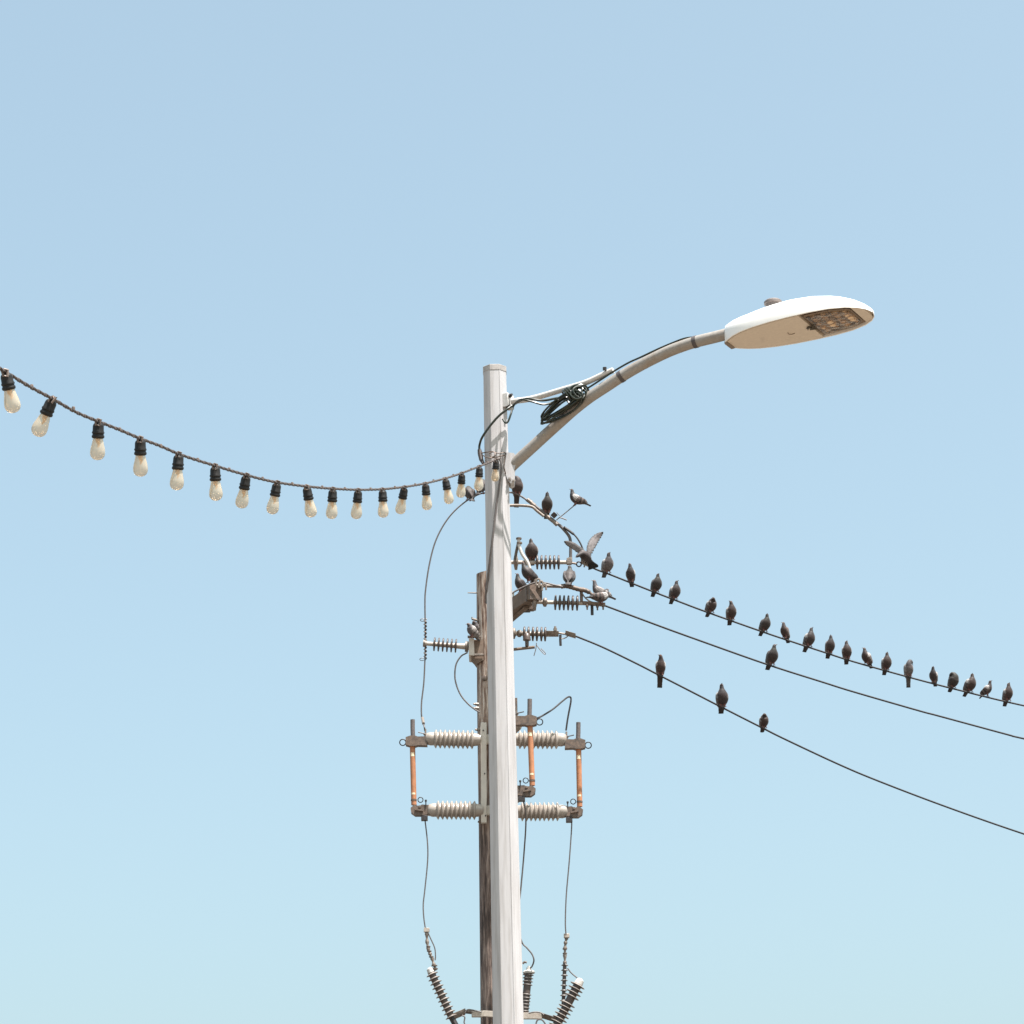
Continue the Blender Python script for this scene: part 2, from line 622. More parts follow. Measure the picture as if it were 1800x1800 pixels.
ss = [0, .015, .03, .055, .08, .115, .15, .2, .25, .31, .38, .45, .52, .59, .66, .72, .78, .83, .88, .915, .945, .965, .98, .99, 1]
rings = []
NS = 22
for s in ss:
    wd, ht = lerp_table(s, WT), lerp_table(s, HT)
    ring = []
    for k in range(NS + 1):          # over the top from far rim to near rim
        a = pi * k / NS
        ca, sa = cos(a), sin(a)
        vv = -wd * (abs(ca) ** 0.62) * (1 if ca > 0 else -1)
        ring.append(LP(s, vv, 0.012 + (ht - 0.012) * (sa ** 0.8)))
    li = max(wd - 0.010, wd * 0.5)
    rec = min(0.024, ht * .5)
    ring += [LP(s, wd, 0.0), LP(s, li, 0.0), LP(s, li, rec), LP(s, -li, rec), LP(s, -li, 0.0), LP(s, -wd, 0.0)]
    rings.append(ring)
lum = MB().rings(rings).build('luminaire', M['housing'], lamp, 35)
lum['label'] = 'white rounded lamp head at the end of the arm'


def plate(s0, s1, inset, h0, h1, name, material, steps=14, cut=None):
    near, far = [], []
    for i in range(steps + 1):
        s = s0 + (s1 - s0) * i / steps
        wd = lerp_table(s, WT) - inset
        if cut:
            wd = min(wd, cut)
        near.append((s, wd))
        far.append((s, -wd))
    loop = near + far[::-1]
    return MB().prism([LP(s, v, h0) for s, v in loop], Nv * (h1 - h0)).build(name, material, lum, 30)


plate(0.012, 0.575, 0.018, -0.001, 0.022, 'underside_panel', M['under'], 24)
plate(0.905, 0.972, 0.016, 0.002, 0.022, 'nose_panel', M['under'])
plate(0.578, 0.902, 0.013, 0.016, 0.0235, 'lens_tray', M['tray'])
# lens tray with its rim and rows of lenses
fr = []
s0, s1, vw = 0.60, 0.885, 0.155
rim = MB()
corner = [(s0, -vw), (s0 + .16, -vw * .97), (s1 - .03, -vw * .76), (s1, -vw * .6), (s1, vw * .6), (s1 - .03, vw * .76), (s0 + .16, vw * .97), (s0, vw)]
for (a, b2), (c2, d2) in zip(corner, corner[1:] + corner[:1]):
    rim.tube([LP(a, b2, 0.009), LP(c2, d2, 0.009)], 0.008, 6)
rim.build('lens_frame', M['trim'], lum)
lens0 = None
for i in range(4):
    for j in range(5):
        s = s0 + (s1 - s0) * (i + 0.55) / 4.1
        v = (j - 2) / 2 * vw * (0.76 - .07 * i)
        if lens0 is None:
            mb = MB()
            mb.lathe(Vector((0, 0, 0)), -Nv, [(0, .023), (.006, .022), (.012, .018), (.016, .011), (.018, .003)], 14)
            lens0 = mb.build('led_lens', M['led'], None)
            lens0.parent = lum
            lens0.location = LP(s, v, 0.015) - wloc(lum)
        else:
            c = lens0.copy()
            COL.objects.link(c)
            c.parent = lum
            c.location = LP(s + random.uniform(-.006, .006), v + random.uniform(-.006, .006), 0.015) - wloc(lum)
            c.scale = (random.uniform(.7, 1.35),) * 3
gm = bpy.data.materials.new('rippled_cover_glass')
gm.use_nodes = True
gb = gm.node_tree.nodes['Principled BSDF']
gb.inputs['Base Color'].default_value = (0.86, 0.72, 0.55, 1)
gb.inputs['Transmission Weight'].default_value = 1.0
gb.inputs['Roughness'].default_value = 0.16
gb.inputs['IOR'].default_value = 1.45
gt = gm.node_tree.nodes.new('ShaderNodeTexCoord')
gn = gm.node_tree.nodes.new('ShaderNodeTexNoise')
gn.inputs['Scale'].default_value = 24
gm.node_tree.links.new(gt.outputs['Object'], gn.inputs['Vector'])
gp = gm.node_tree.nodes.new('ShaderNodeBump')
gp.inputs['Strength'].default_value = 0.55
gp.inputs['Distance'].default_value = 0.03
gm.node_tree.links.new(gn.outputs['Fac'], gp.inputs['Height'])
gm.node_tree.links.new(gp.outputs[0], gb.inputs['Normal'])
MB().prism([LP(s0 + .007 + (a - s0) * .96, q * .96, -0.004) for a, q in corner], Nv * .003).build('lens_cover', gm, lum, 0)
# maintenance latch and nest debris
lb = MB()
for k in range(9):
    a = random.uniform(0, 2 * pi)
    c = LP(0.575 + random.uniform(-.02, .02), -0.01 + random.uniform(-.03, .03), -0.006)
    d = Uv * cos(a) + Vv * sin(a)
    lb.tube([c - d * .018, c, c + d * .022 - Nv * .006], [.003, .007, .002], 5)
dbr = lb.build('debris', M['leaf'], lum)
dbr['kind'] = 'stuff'
lt = MB().tube(spline([LP(0.41, -0.01, -0.003), LP(0.405, -0.03, -0.003), LP(0.42, -0.045, -0.003), LP(0.445, -0.04, -0.003)], 4), 0.0022, 6).build('latch', M['trim'], lum)
MB().box(LP(0.004, 0.0, 0.0), Uv * .012, Vv * .05, Nv * .009).build('neck_clamp', M['trim'], lum)
# photocell on top
pc0 = LP(0.335, 0.02, lerp_table(.335, HT) - 0.010)
pcell = MB().lathe(pc0, Nv, [(0, .050), (.012, .050), (.014, .044), (.050, .044), (.052, .054), (.066, .054), (.074, .046), (.077, .02)], 22).build('photocell', M['photocell'], lum, 30)

# ------------------------------------------------------------------ coiled cable on the arm
cb = thing('coiled_cable', P(940, 735, YL - 0.2), 'black coiled power cable tied around the lamp arm brace', 'cable')
hk = MB()
YC = YA(990) - 0.06
A, B = Vector((951, 738)), Vector((1026, 690))
for i in range(7):
    cx, cy = (A + B) / 2 + Vector((random.uniform(-4, 4), random.uniform(-4, 4)))
    L = 43 + random.uniform(-6, 3)
    Wd = random.choice((3.5, 7.5, 11, 13, 15)) + random.uniform(-1, 1)
    an = math.atan2(B.y - A.y, B.x - A.x) + random.uniform(-.13, .13)
    pts = []
    for k in range(26):
        a = 2 * pi * k / 26
        ex, ey = L * cos(a), Wd * sin(a) * (1 + 0.25 * cos(a))
        x = cx + ex * cos(an) - ey * sin(an)
        y = cy + ex * sin(an) + ey * cos(an)
        pts.append(P(x, y, YC - 0.02 + 0.03 * sin(a + i) + i * 0.004 - (x - 990) * ML * 0.5))
    hk.tube(pts, 1.75 * ML, 7, closed=True)
h_o = hk.build('cable_hank', M['cable'], cb)
h_o['kind'] = 'stuff'
hk = MB()
for i in range(6):
    cx, cy = 1017 + random.uniform(-5, 6), 692 + random.uniform(-4, 4)
    rr = 13.5 + random.uniform(-4.5, 2.5)
    pts = []
    ph = random.uniform(0, 6)
    el_, ro_ = random.uniform(.62, 1.05), random.uniform(-.9, .3)
    for k in range(20):
        a = 2 * pi * k / 20
        ex, ey = rr * 1.1 * cos(a), rr * el_ * sin(a + .15 * sin(2 * a + ph))
        x = cx + ex * cos(ro_) - ey * sin(ro_)
        y = cy + ex * sin(ro_) + ey * cos(ro_)
        pts.append(P(x, y, YC - 0.075 + i * 0.008 + 0.02 * sin(a + ph)))
    hk.tube(pts, 1.75 * ML, 7, closed=True)
h_o = hk.build('cable_wraps', M['cable'], cb)
h_o['kind'] = 'stuff'
hk = MB()
for i in range(3):
    c = P(997 + i * 3.4, 699 - i * 2.2, YC - 0.02)
    d = (P(B.x, B.y, YC) - P(A.x, A.y, YC)).normalized()
    x, y = perp(d)
    hk.tube([c + (x * cos(2 * pi * k / 16) + y * sin(2 * pi * k / 16)) * 0.052 for k in range(16)], 1.7 * ML, 7, closed=True)
h_o = hk.build('tie_wrap', M['cable'], cb)
h_o['kind'] = 'stuff'
YF = YL - r_top - 0.02
MB().tube(pxs([(1012, 700, YC), (985, 699, YC - .02), (955, 704, YC - .01), (925, 701, YC), (905, 710, YF), (892, 719, YF - .02), (877, 731, YF - .025),
               (862, 748, YF - .02), (848, 768, YF), (843, 782, YL - .03), (842.5, 792, YL - .03)], YL), 2.1 * ML, 8).build('lead', M['cable'], cb)
MB().tube(pxs([(985, 702, YC), (958, 711, YC - .02), (935, 706, YC - .03), (915, 702.5, YC), (903, 713, YF), (898, 728, YF - .03), (893, 741, YF - .04),
               (888, 743, YF - .04), (884, 737, YF - .02)], YL), 1.8 * ML, 8).build('lead', M['cable'], cb)
MB().tube(pxs([(1020, 690, YC - .02), (1036, 680.5), (1063, 663), (1084, 649.5), (1106, 637), (1127, 627.5), (1160, 612), (1190, 599.5), (1205, 594.5), (1220, 592.5)],
              lambda x: YA(x) - 0.02), 1.7 * ML, 8).build('lead', M['cable'], cb)
MB().tube([P(842.5, 790, YL - .03), P(844, 797, YL - .03), P(846, 808, YL - .04), P(849.5, 815, YL - .06)], [3.2 * ML, 4.4 * ML, 3.8 * ML, 2.6 * ML], 10).build('plug', M['cord'], cb)

# wire tied round the pole
tie = thing('tie_wire', P(870, 800, YL - .1), 'thin brown wire looped round the lamp pole where the string lights end', 'wire')
zt = lambda x, y, d=0.0: P(820 + x / 6, 620 + y / 6, YF - 0.006 + d)
MB().tube(spline([zt(150, 1060, .06), zt(200, 1052, .03), zt(270, 1042), zt(330, 1060), zt(400, 1052, .01), zt(418, 1075, .06), zt(380, 1085), zt(300, 1105), zt(230, 1108), zt(165, 1080, .05)], 6),
          1.0 * ML, 6).build('wire_loop', M['tie'], tie)
MB().tube(spline([zt(235, 1062), zt(290, 1045), zt(300, 1085, -.01), zt(265, 1100), zt(245, 1075)], 6), 1.0 * ML, 6).build('wire_loop', M['tie'], tie)
MB().tube(spline([zt(415, 1060, .03), zt(405, 1120, .02), zt(395, 1200, .01), zt(405, 1250, .03), zt(425, 1330, .07)], 6), 1.1 * ML, 6).build('wire_tail', M['tie'], tie)

# cable running down the face of the pole
hc = thing('hanging_cable', P(869, 950, YF), 'slim grey cable slanting down the face of the pale lamp pole', 'cable')
MB().tube(pxs([(879, 806, YF - .01), (881, 815, YF - .012), (880.5, 830, YF - .012), (876, 865, YF - .012), (873, 885, YF - .012), (869, 920, YF - .012), (865, 954, YF - .008), (860.5, 990, YF + 0.015),
               (856.5, 1022, YF + .045), (854.5, 1042, YL - .03), (855, 1060, YL + .03)], YL), 2.0 * ML, 8).build('cable_run', M['lead'], hc)

# ------------------------------------------------------------------ string lights
bulbs = [((10, 656), (24, 726)), ((92, 703), (64, 767)), ((173, 743), (171, 809)), ((246.6, 773), (246.6, 839)), ((314, 800), (310.5, 862)),
         ((378, 820.6), (380, 880.6)), ((433, 837), (423, 894)), ((487, 850), (477.5, 904)), ((539, 857), (548, 910)), ((585, 861), (582.5, 913.6)),
         ((629.7, 863), (625.5, 913)), ((672.5, 862), (674, 911)), ((711, 858), (702, 904.5)), ((748, 851.7), (751, 897.5)), ((783, 843), (790.5, 886)),
         ((812, 833.6), (809.5, 875)), ((843, 821.7), (841, 863)), ((872, 810), (870, 846.7))]
dk = lambda k: 9.5 + 0.478 * k
sl = thing('string_lights', PD(629, 863, dk(10)), 'drooping brown cord with eighteen frosted bulbs in black sockets', 'string lights')
cp = [PD(-420, 340, dk(-5)), PD(-190, 515, dk(-2.5)), PD(-62, 610, dk(-0.9))]
for k, (a, _) in enumerate(bulbs):
    cp.append(PD(a[0], a[1] - 2, dk(k)))
    if k < 17:
        n_ = bulbs[k + 1][0]
        # slight slack between sockets
        sag = [1.5, 3.0, -0.5, -1, .6, .5, .8, .4, .3, .3, .3, .2, .3, .2, .2, .1, .2][k]
        cp.append(PD((a[0] + n_[0]) / 2, (a[1] + n_[1]) / 2 - 2 + sag, dk(k + .5)))
cp.append(PD(879, 805, dk(17) + .05))
MB().tube(spline(cp, 10), 0.0074, 8, flat=0.74, twist=45).build('cord', M['cord'], sl)
for k in range(17):
    a, n_ = bulbs[k][0], bulbs[k + 1][0]
    t = random.uniform(.42, .58)
    c = PD(a[0] + (n_[0] - a[0]) * t, a[1] + (n_[1] - a[1]) * t - 3.0, dk(k + t))
    MB().lathe(c - UP * .006 + RT * random.uniform(-.004, .004), UP, [(0, .006), (.010, .006), (.014, .004)], 8).build('cord_clip', M['hook'], sl)
sock_prof = [(0.0, .012), (.006, .0175), (.012, .0195), (.030, .0200), (.033, .0222), (.037, .0222), (.039, .0200), (.043, .0200), (.046, .0225), (.051, .0225), (.054, .0205), (.056, .0165)]
bulb_prof = [(.050, .0140), (.058, .0175), (.064, .0190), (.075, .0212), (.088, .0245), (.099, .0263), (.108, .0265), (.116, .0248), (.123, .0205), (.128, .0145), (.1305, .0080), (.1315, .0015)]
BUL_TOTAL = 0.1315
for k, (a, e) in enumerate(bulbs):
    p0, p1 = PD(a[0], a[1], dk(k)), PD(e[0], e[1], dk(k))
    d = (p1 - p0)
    s_ = d.length / BUL_TOTAL
    s_ = min(max(s_, .94), 1.06)
    d.normalize()
    d = (d + FW * random.uniform(-.08, .08)).normalized()
    so = MB().lathe(p0, d, [(t * s_, r * s_) for t, r in sock_prof], 18).build('socket', M['socket'], sl)
    x, y = perp(d)
    hkm = MB().tube([p0 - d * .010 + RT * .010 - FW * .009, p0 - d * .012 - FW * .012, p0 - d * .010 - RT * .010 - FW * .009, p0 + d * .010 - RT * .006 - FW * .016, p0 + d * .012 + RT * .006 - FW * .016],
                    .0050, 6, closed=True)
    hkm.build('hook', M['hook'], so)
    MB().tube([p0 + d * .05 * s_, p0 + d * .066 * s_, p0 + d * .078 * s_ + x * .004, p0 + d * .088 * s_], [.009, .0075, .004, .002], 8).build('filament', M['filament'], so)
    MB().lathe(p0, d, [(t * s_, r * s_) for t, r in bulb_prof], 24).build('bulb', M['bulb'], so, 60)

# ------------------------------------------------------------------ utility pole
ptop, pbot = P(860.5, 1006, YP), P(872, 1800, YP)
ax = pbot - ptop
pfoot = ptop + ax * ((0 - ptop.z) / ax.z)
up_ = thing('utility_pole', pfoot, 'weathered brown wooden utility pole standing behind the pale lamp pole', 'utility pole')
ur_t, ur_b = 23.5 * mpp(1006, YP), 27 * mpp(1800, YP)


def ppole(z):
    t = (z - ptop.z) / (pbot.z - ptop.z)
    return ptop + (pbot - ptop) * t, ur_t + (ur_b - ur_t) * t


rings = []
zz_ = [0, 1.5, 3] + [3.2 + i * .2 for i in range(int((ptop.z - 3.2) / .2) + 1)] + [ptop.z]
for z in zz_:
    c, r = ppole(z)
    rings.append([c + Vector((cos(2 * pi * k / 28), sin(2 * pi * k / 28), 0)) * r * (1 + .018 * sin(k * 2.7 + z * .9) + .012 * sin(k * 5.1 - z * 2.1)) + Vector((0, 0, (.03 * sin(2 * pi * k / 28 + 1) if z == ptop.z else 0))) for k in range(28)])
MB().rings(rings).build('shaft', M['wood'], up_, 40)

# steps and bolts on the pole
for (x0, y0, x1, y1, r_) in ((842, 1042.5, 822, 1042, 1.3), (842, 1091, 830, 1088, 2.4)):
    p0, p1 = P(x0, y0, YP - .06), P(x1, y1, YP - .06)
    MB().tube([p0, p1, p1 + Vector((0, 0, .02))] if r_ > 2 else [p0, p0 + (p1 - p0) * .6, p1], [r_ * MP, r_ * MP * .9, r_ * MP * .7], 8).build('step_bolt', M['galv'], up_)
for (x0, y0) in ((838, 1238), (838.5, 1245), (841, 1283), (846, 1445)):
    MB().lathe(P(x0 + 3, y0, YP - .1), (-1, -.3, 0), [(0, 2.8 * MP), (.035, 2.8 * MP), (.035, 1.8 * MP), (.055, 1.8 * MP)], 6).build('bolt', M['galv'], up_)
# knot
MB().lathe(P(852, 1192, YP - ur_t * .93), (-.2, -1, 0), [(0, .035), (.012, .028), (.016, .012)], 12).build('knot', M['bronze'], up_)

# pole-top pin that carries the top jumper (behind the lamp pole)
c0 = P(866, 1012, YP)
ctop = P(866, 865.5, YP)
MB().tube([c0 - Vector((0, 0, .3)), c0, ctop], [.03, .03, .026], 10).build('top_pin', M['galv'], up_)

# mounting channel for the fuse cutouts
YM = YP - .22
ch = MB()
a, bq = P(850, 1271, YM), P(850.5, 1447, YM)
ch.box((a + bq) / 2, Vector((4.9 * MP, 0, 0)), Vector((0, .03, 0)), (a - bq) / 2)
ch.build('mounting_channel', M['channel'], up_)
for (x, y) in ((849.5, 1284), (853.5, 1434), (852, 1360)):
    MB().lathe(P(x, y, YM - .03), (0, -1, 0), [(0, 1.2 * MP), (.01, 1.2 * MP)], 8).build('bolt', M['black_metal'], up_)
for y in (1300, 1425):
    a, bq = P(853, y, YM + .05), P(908, y, YM + .05)
    MB().box((a + bq) / 2, (bq - a) / 2, Vector((0, .03, 0)), Vector((0, 0, .05))).build('cross_channel', M['channel'], up_)

# stub crossarm coming towards the street
n0, n1 = P(878, 1062, YP - .05), P(942, 1040, YP - 1.0)
dirc = (n1 - n0)
dirc.z = 0
dirc.normalize()
n0.z = n1.z
side = Vector((dirc.y, -dirc.x, 0))
ca = MB().box((n0 + n1) / 2, (n1 - n0) / 2, side * .062, Vector((0, 0, .078))).build('crossarm', M['timber'], up_, 20)
for t in (0.99, 0.90):
    c = n0 + (n1 - n0) * t
    MB().box(c, dirc * .014, side * .070, Vector((0, 0, .088))).build('crossarm_strap', M['bronze'], up_)
    MB().lathe(c + Vector((0, 0, .085)), (0, 0, 1), [(0, .02), (.05, .02), (.05, .013), (.09, .013)], 8).build('bolt', M['galv'], up_)
a, bq = P(897, 1092, YP - .12), n0 + (n1 - n0) * .75 - Vector((0, 0, .10))
MB().tube([a, bq], .035, 8, flat=.4).build('crossarm_brace', M['timber'], up_)

# dark blocks added for the stub's shaded underside, and a cream strip
for (x, y, hw, hh, dy, mt) in ((907, 1062, 4.5, 9, -.35, 'bronze'), (921, 1069, 11, 6, -.45, 'black_metal'), (902.5, 1058, 1.5, 17, -.5, 'channel'), (934, 1066, 4.5, 7, -.55, 'bronze')):
    MB().box(P(x, y, YP + dy), Vector((hw * MP, 0, 0)), Vector((0, .05, 0)), Vector((0, 0, hh * MP))).build('stub_filler', M[mt], up_)
# bracket that carries the left post insulator
outl = [(824, 1122), (833, 1122), (834, 1152), (824, 1151)]
MB().prism([P(x, y, YP - .16) for x, y in outl], (0, .3, 0)).build('insulator_bracket', M['channel'], up_, 20)
outl = [(833.2, 1124), (850, 1126), (850, 1160), (839, 1166), (833, 1158), (828, 1153), (833.2, 1151)]
MB().prism([P(x, y, YP - .13) for x, y in outl], (0, .24, 0)).build('bracket_block', M['timber'], up_, 20)
for (x0, x1, y) in ((822, 846, 1119.5), (834, 850, 1151)):
    a, bq = P(x0, y, YP - .16), P(x1, y, YP - .16)
    MB().box((a + bq) / 2, (bq - a) / 2, Vector((0, .02, 0)), Vector((0, 0, 1.6 * MP))).build('bracket_strap', M['galv'], up_)
# low bracket bars for the arresters
for (x0, x1, y) in ((829, 849, 1782.5), (912, 953, 1786)):
    a, bq = P(x0, y, YP - .25), P(x1, y, YP - .25)
    MB().box((a + bq) / 2, (bq - a) / 2, Vector((0, .03, 0)), Vector((0, 0, 5.2 * MP))).build('arrester_bar', M['rod'], up_)
a, bq = P(849, 1782, YP - .25), P(912, 1786, YP - .25)
MB().box((a + bq) / 2, (bq - a) / 2, Vector((0, .03, 0)), Vector((0, 0, 5.0 * MP))).build('arrester_bar', M['rod'], up_)
for pts in ([(818, 1780), (822, 1775), (833, 1776), (846, 1779)], [(812, 1785), (817, 1788), (816, 1798), (822, 1806)], [(929, 1781), (940, 1779), (950, 1780), (956, 1784)],
            [(942, 1800), (945, 1793), (953, 1793), (960, 1802)]):
    MB().tube(pxs(pts, YP - .32), 1.3 * MP, 6).build('ground_lead', M['lead'], up_)


# ------------------------------------------------------------------ insulators
def disc_prof(r, t, core):
    return [(-t * .5, core), (-t * .46, core + (r - core) * .25), (-t * .36, core + (r - core) * .62), (-t * .30, r * .93), (-t * .12, r), (t * .14, r),
            (t * .30, r * .94), (t * .34, core + (r - core) * .5), (t * .5, core)]


def dead_end(label, x0, y0, x1, y1, Y, sheds, y_off, dia, core, bells, fit):
    p0, p1 = P(x0, y0, Y), P(x1, y1, Y)
    d = (p1 - p0).normalized()
    ins = thing('dead_end_insulator', p0, label, 'insulator', 'dead end insulators on the utility pole')
    MB().tube([p0, p0 + (p1 - p0) * .5, p1], core * MP / 2, 14).build('core_rod', M['rod'], ins)
    for s in sheds:
        t = (s - x0) / (x1 - x0)
        c = p0 + (p1 - p0) * t
        MB().lathe(c, d, disc_prof(dia * MP / 2, 5.2 * MP, core * MP * .5), 22).build('shed', M['shed'], ins, 60)
    for (s, dd) in bells:
        t = (s - x0) / (x1 - x0)
        c = p0 + (p1 - p0) * t
        MB().lathe(c, d, disc_prof(dd * MP / 2, 8.5 * MP, core * MP * .5), 22).build('end_bell', M['galv'], ins, 60)
    fit(ins)
    return ins


def fit1(ins):
    MB().box(P(1000.5, 987, YP), Vector((4.5 * MP, 0, 0)), Vector((0, .03, 0)), Vector((0, 0, 5.5 * MP))).build('end_fitting', M['galv'], ins)
    c = P(1017.5, 991.7, YP)
    MB().tube([c + RT * (4.3 * MP * cos(a * pi / 8)) + UP * (4.3 * MP * sin(a * pi / 8)) for a in range(16)], 1.3 * MP, 7, closed=True).build('eye_ring', M['black_metal'], ins)
    MB().tube([P(1003, 989, YP), P(1013, 991, YP)], 2.0 * MP, 8).build('link', M['galv'], ins)
    MB().box(P(1029, 990, YP), (P(1037, 993.5, YP) - P(1029, 990, YP)), Vector((0, .03, 0)), UP * 3.2 * MP).build('wire_clamp', M['galv'], ins)
    MB().tube([P(1028, 984, YP - .04), P(1027, 997, YP - .04)], 1.4 * MP, 6).build('clamp_bolt', M['galv'], ins)


def fit2(ins):
    Y = YP - .9
    MB().box(P(1022, 1050, Y), Vector((2.6 * MP, 0, 0)), Vector((0, .03, 0)), Vector((0, 0, 9 * MP))).build('end_post', M['bronze'], ins)
    a, c = P(1024, 1060, Y), P(1064, 1063, Y)
    MB().box((a + c) / 2, (c - a) / 2, Vector((0, .025, 0)), UP * 2.6 * MP).build('wire_clamp', M['galv'], ins)
    MB().tube([P(1040.5, 1062, Y), P(1040.8, 1072, Y), P(1041, 1081, Y)], 2.6 * MP, 8).build('stub_rod', M['black_metal'], ins)
    for (x, y) in ((1032, 1066), (1050, 1067), (1060, 1066)):
        MB().lathe(P(x, y - 4, Y - .03), (0, 0, -1), [(0, 2.4 * MP), (.03, 2.4 * MP), (.03, 1.5 * MP), (.06, 1.5 * MP)], 6).build('clamp_bolt', M['bronze'], ins)
    MB().tube(pxs([(1022, 1041), (1028, 1050), (1037, 1057), (1047, 1060)], Y - .04), 1.3 * MP, 6).build('link', M['galv'], ins)


def fit3(ins):
    Y = YP
    a, c = P(960, 1114, Y), P(982, 1114, Y)
    MB().box((a + c) / 2, (c - a) / 2, Vector((0, .03, 0)), UP * 4.2 * MP).build('end_fitting', M['galv'], ins)
    MB().lathe(P(976, 1109, Y - .03), (0, 0, 1), [(0, 3.2 * MP), (.03, 3.2 * MP), (.03, 2 * MP), (.05, 2 * MP)], 6).build('clamp_bolt', M['galv'], ins)
    MB().tube([P(985, 1116, Y), P(985, 1126, Y), P(985.5, 1135, Y)], 2.3 * MP, 8).build('stub_rod', M['black_metal'], ins)
    a, c = P(994, 1112.5, Y), P(1012, 1118, Y)
    MB().box((a + c) / 2, (c - a) / 2, Vector((0, .03, 0)), UP * 3.4 * MP).build('wire_clamp', M['galv'], ins)
    MB().tube(pxs([(980, 1112), (990, 1114), (997, 1114)], Y), 1.8 * MP, 7).build('link', M['galv'], ins)
    MB().tube(pxs([(983, 1122), (990, 1122.5), (996, 1120), (999, 1117)], Y), 1.0 * MP, 6).build('link', M['galv'], ins)


dead_end('uppermost brown-disc insulator, holding the wire crowded with pigeons', 864, 988.5, 1002, 988.5, YP,
         [944.4, 952, 959.4, 966.9, 974.4, 982], 0, 26, 7.2, [(907, 28), (925, 12)], fit1)
dead_end('middle brown-disc insulator on the timber stub, holding the second wire', 934, 1058, 1024, 1060.5, YP - .9,
         [976.4, 984, 991.4, 999, 1006.7, 1014.7], 0, 26.5, 6.8, [(940, 31), (958, 16)], fit2)
dead_end('lowest brown-disc insulator on the right, holding the lowest wire', 872, 1112.7, 966, 1115, YP,
         [921.6, 929, 936.8, 944, 951.8, 958.5], 0, 26, 8, [(903, 20), (913, 13)], fit3)

# left post insulator
p0, p1 = P(744.5, 1131, YP), P(824, 1137, YP)
d = (p1 - p0).normalized()
post = thing('post_insulator', p1, 'horizontal brown-disc post insulator sticking out left of the wooden pole', 'insulator')
MB().lathe(p0, d, [(0, 4.8 * MP), (.034, 5.2 * MP), (.036, 3.6 * MP), (.3, 4.2 * MP), (.49, 5.8 * MP)], 16).build('core_rod', M['rod'], post)
MB().lathe(p0 - d * .004, d, [(0, 4.4 * MP), (0, 6.2 * MP), (.022, 6.2 * MP), (.022, 4.4 * MP)], 14).build('end_cap', M['galv'], post)
for i in range(6):
    c = p0 + d * ((19.3 + i * 7.6) * MP)
    MB().lathe(c, d, disc_prof(12.4 * MP, 4.0 * MP, 3.4 * MP), 22).build('shed', M['shed'], post, 60)
MB().lathe(p0 + d * (74 * MP), d, [(0, 7 * MP), (0, 9.5 * MP), (.035, 9.5 * MP), (.035, 6 * MP)], 14).build('base_flange', M['galv'], post)

# bell insulators hanging below the third dead end, and the loose wire there
bl = thing('pin_insulator', P(926, 1137, YP - .1), 'small dark bell insulator under the lowest brown-disc insulator', 'insulator')
MB().lathe(P(926, 1113, YP - .12), (0, 0, -1), [(0, 3 * MP), (2 * MP, 5 * MP), (8 * MP, 6.5 * MP), (13 * MP, 7 * MP), (14 * MP, 3.5 * MP), (24 * MP, 3.2 * MP)], 16).build('bell', M['shed'], bl)
a, c = P(872, 1145, YP - .1), P(940, 1137.5, YP - .12)
MB().tube([a, (a + c) / 2, c], 2.7 * MP, 8).build('support_bar', M['timber'], bl)
for pts in ([(943, 1130), (942, 1140), (938.5, 1153)], [(943, 1134), (950, 1143), (957, 1150), (958.5, 1148), (951, 1140)]):
    MB().tube(pxs(pts, YP - .12), .7 * MP, 6).build('loose_tie', M['tie'], bl)

# white bent pipe above
wp = thing('bent_pipe', P(933, 1012, YP - .3), 'bent white pipe with a dark clamp rising beside the pale lamp pole', 'pipe')
MB().tube(pxs([(911.5, 947), (912.5, 958), (914.5, 966), (918.5, 975), (924, 983), (929, 992), (931.5, 1002), (934, 1013), (938, 1026, YP - .7)], YP - .16), 3.0 * MP, 10).build('pipe', M['white_pipe'], wp)
for (x, y) in ((912, 946.5), (913, 954.5)):
    MB().lathe(P(x, y, YP - .16) - Vector((0, 0, .01)), (0, 0, 1), [(0, 3 * MP), (0, 5.0 * MP), (.016, 5.0 * MP), (.016, 3 * MP)], 12).build('collar', M['bronze'], wp)
MB().tube(pxs([(911, 955), (908, 968), (905, 984)], YP - .12), 2.6 * MP, 8).build('side_strap', M['bronze'], wp)


# ------------------------------------------------------------------ fuse cutouts
def porcelain(p0, p1, name, root, n=9):
    """ribbed insulator from the hardware end p0 to the bracket end p1"""
    d = (p1 - p0)
    L = d.length
    u = MP
    a, z = 14 * u, L - 12 * u
    prof = [(0, 7.5 * u), (2 * u, 10 * u), (9 * u, 11.8 * u), (12 * u, 11.6 * u)]
    st = (z - a) / n
    for i in range(n):
        t = a + i * st
        prof += [(t + st * .06, 11.4 * u), (t + st * .30, 14.4 * u), (t + st * .46, 16.4 * u), (t + st * .60, 16.4 * u), (t + st * .72, 14.4 * u), (t + st * .84, 11.6 * u)]
    prof += [(z + 1 * u, 11.2 * u), (z + 4 * u, 10.8 * u), (L - 1 * u, 9.5 * u), (L, 7 * u)]
    return MB().lathe(p0, d, prof, 26).build(name, M['porcelain'], root, 50)


def ring_at(c, r, th, name, material, root, squash=1.0):
    MB().tube([c + RT * (r * cos(a * pi / 9)) + UP * (r * squash * sin(a * pi / 9)) for a in range(18)], th, 6, closed=True).build(name, material, root)


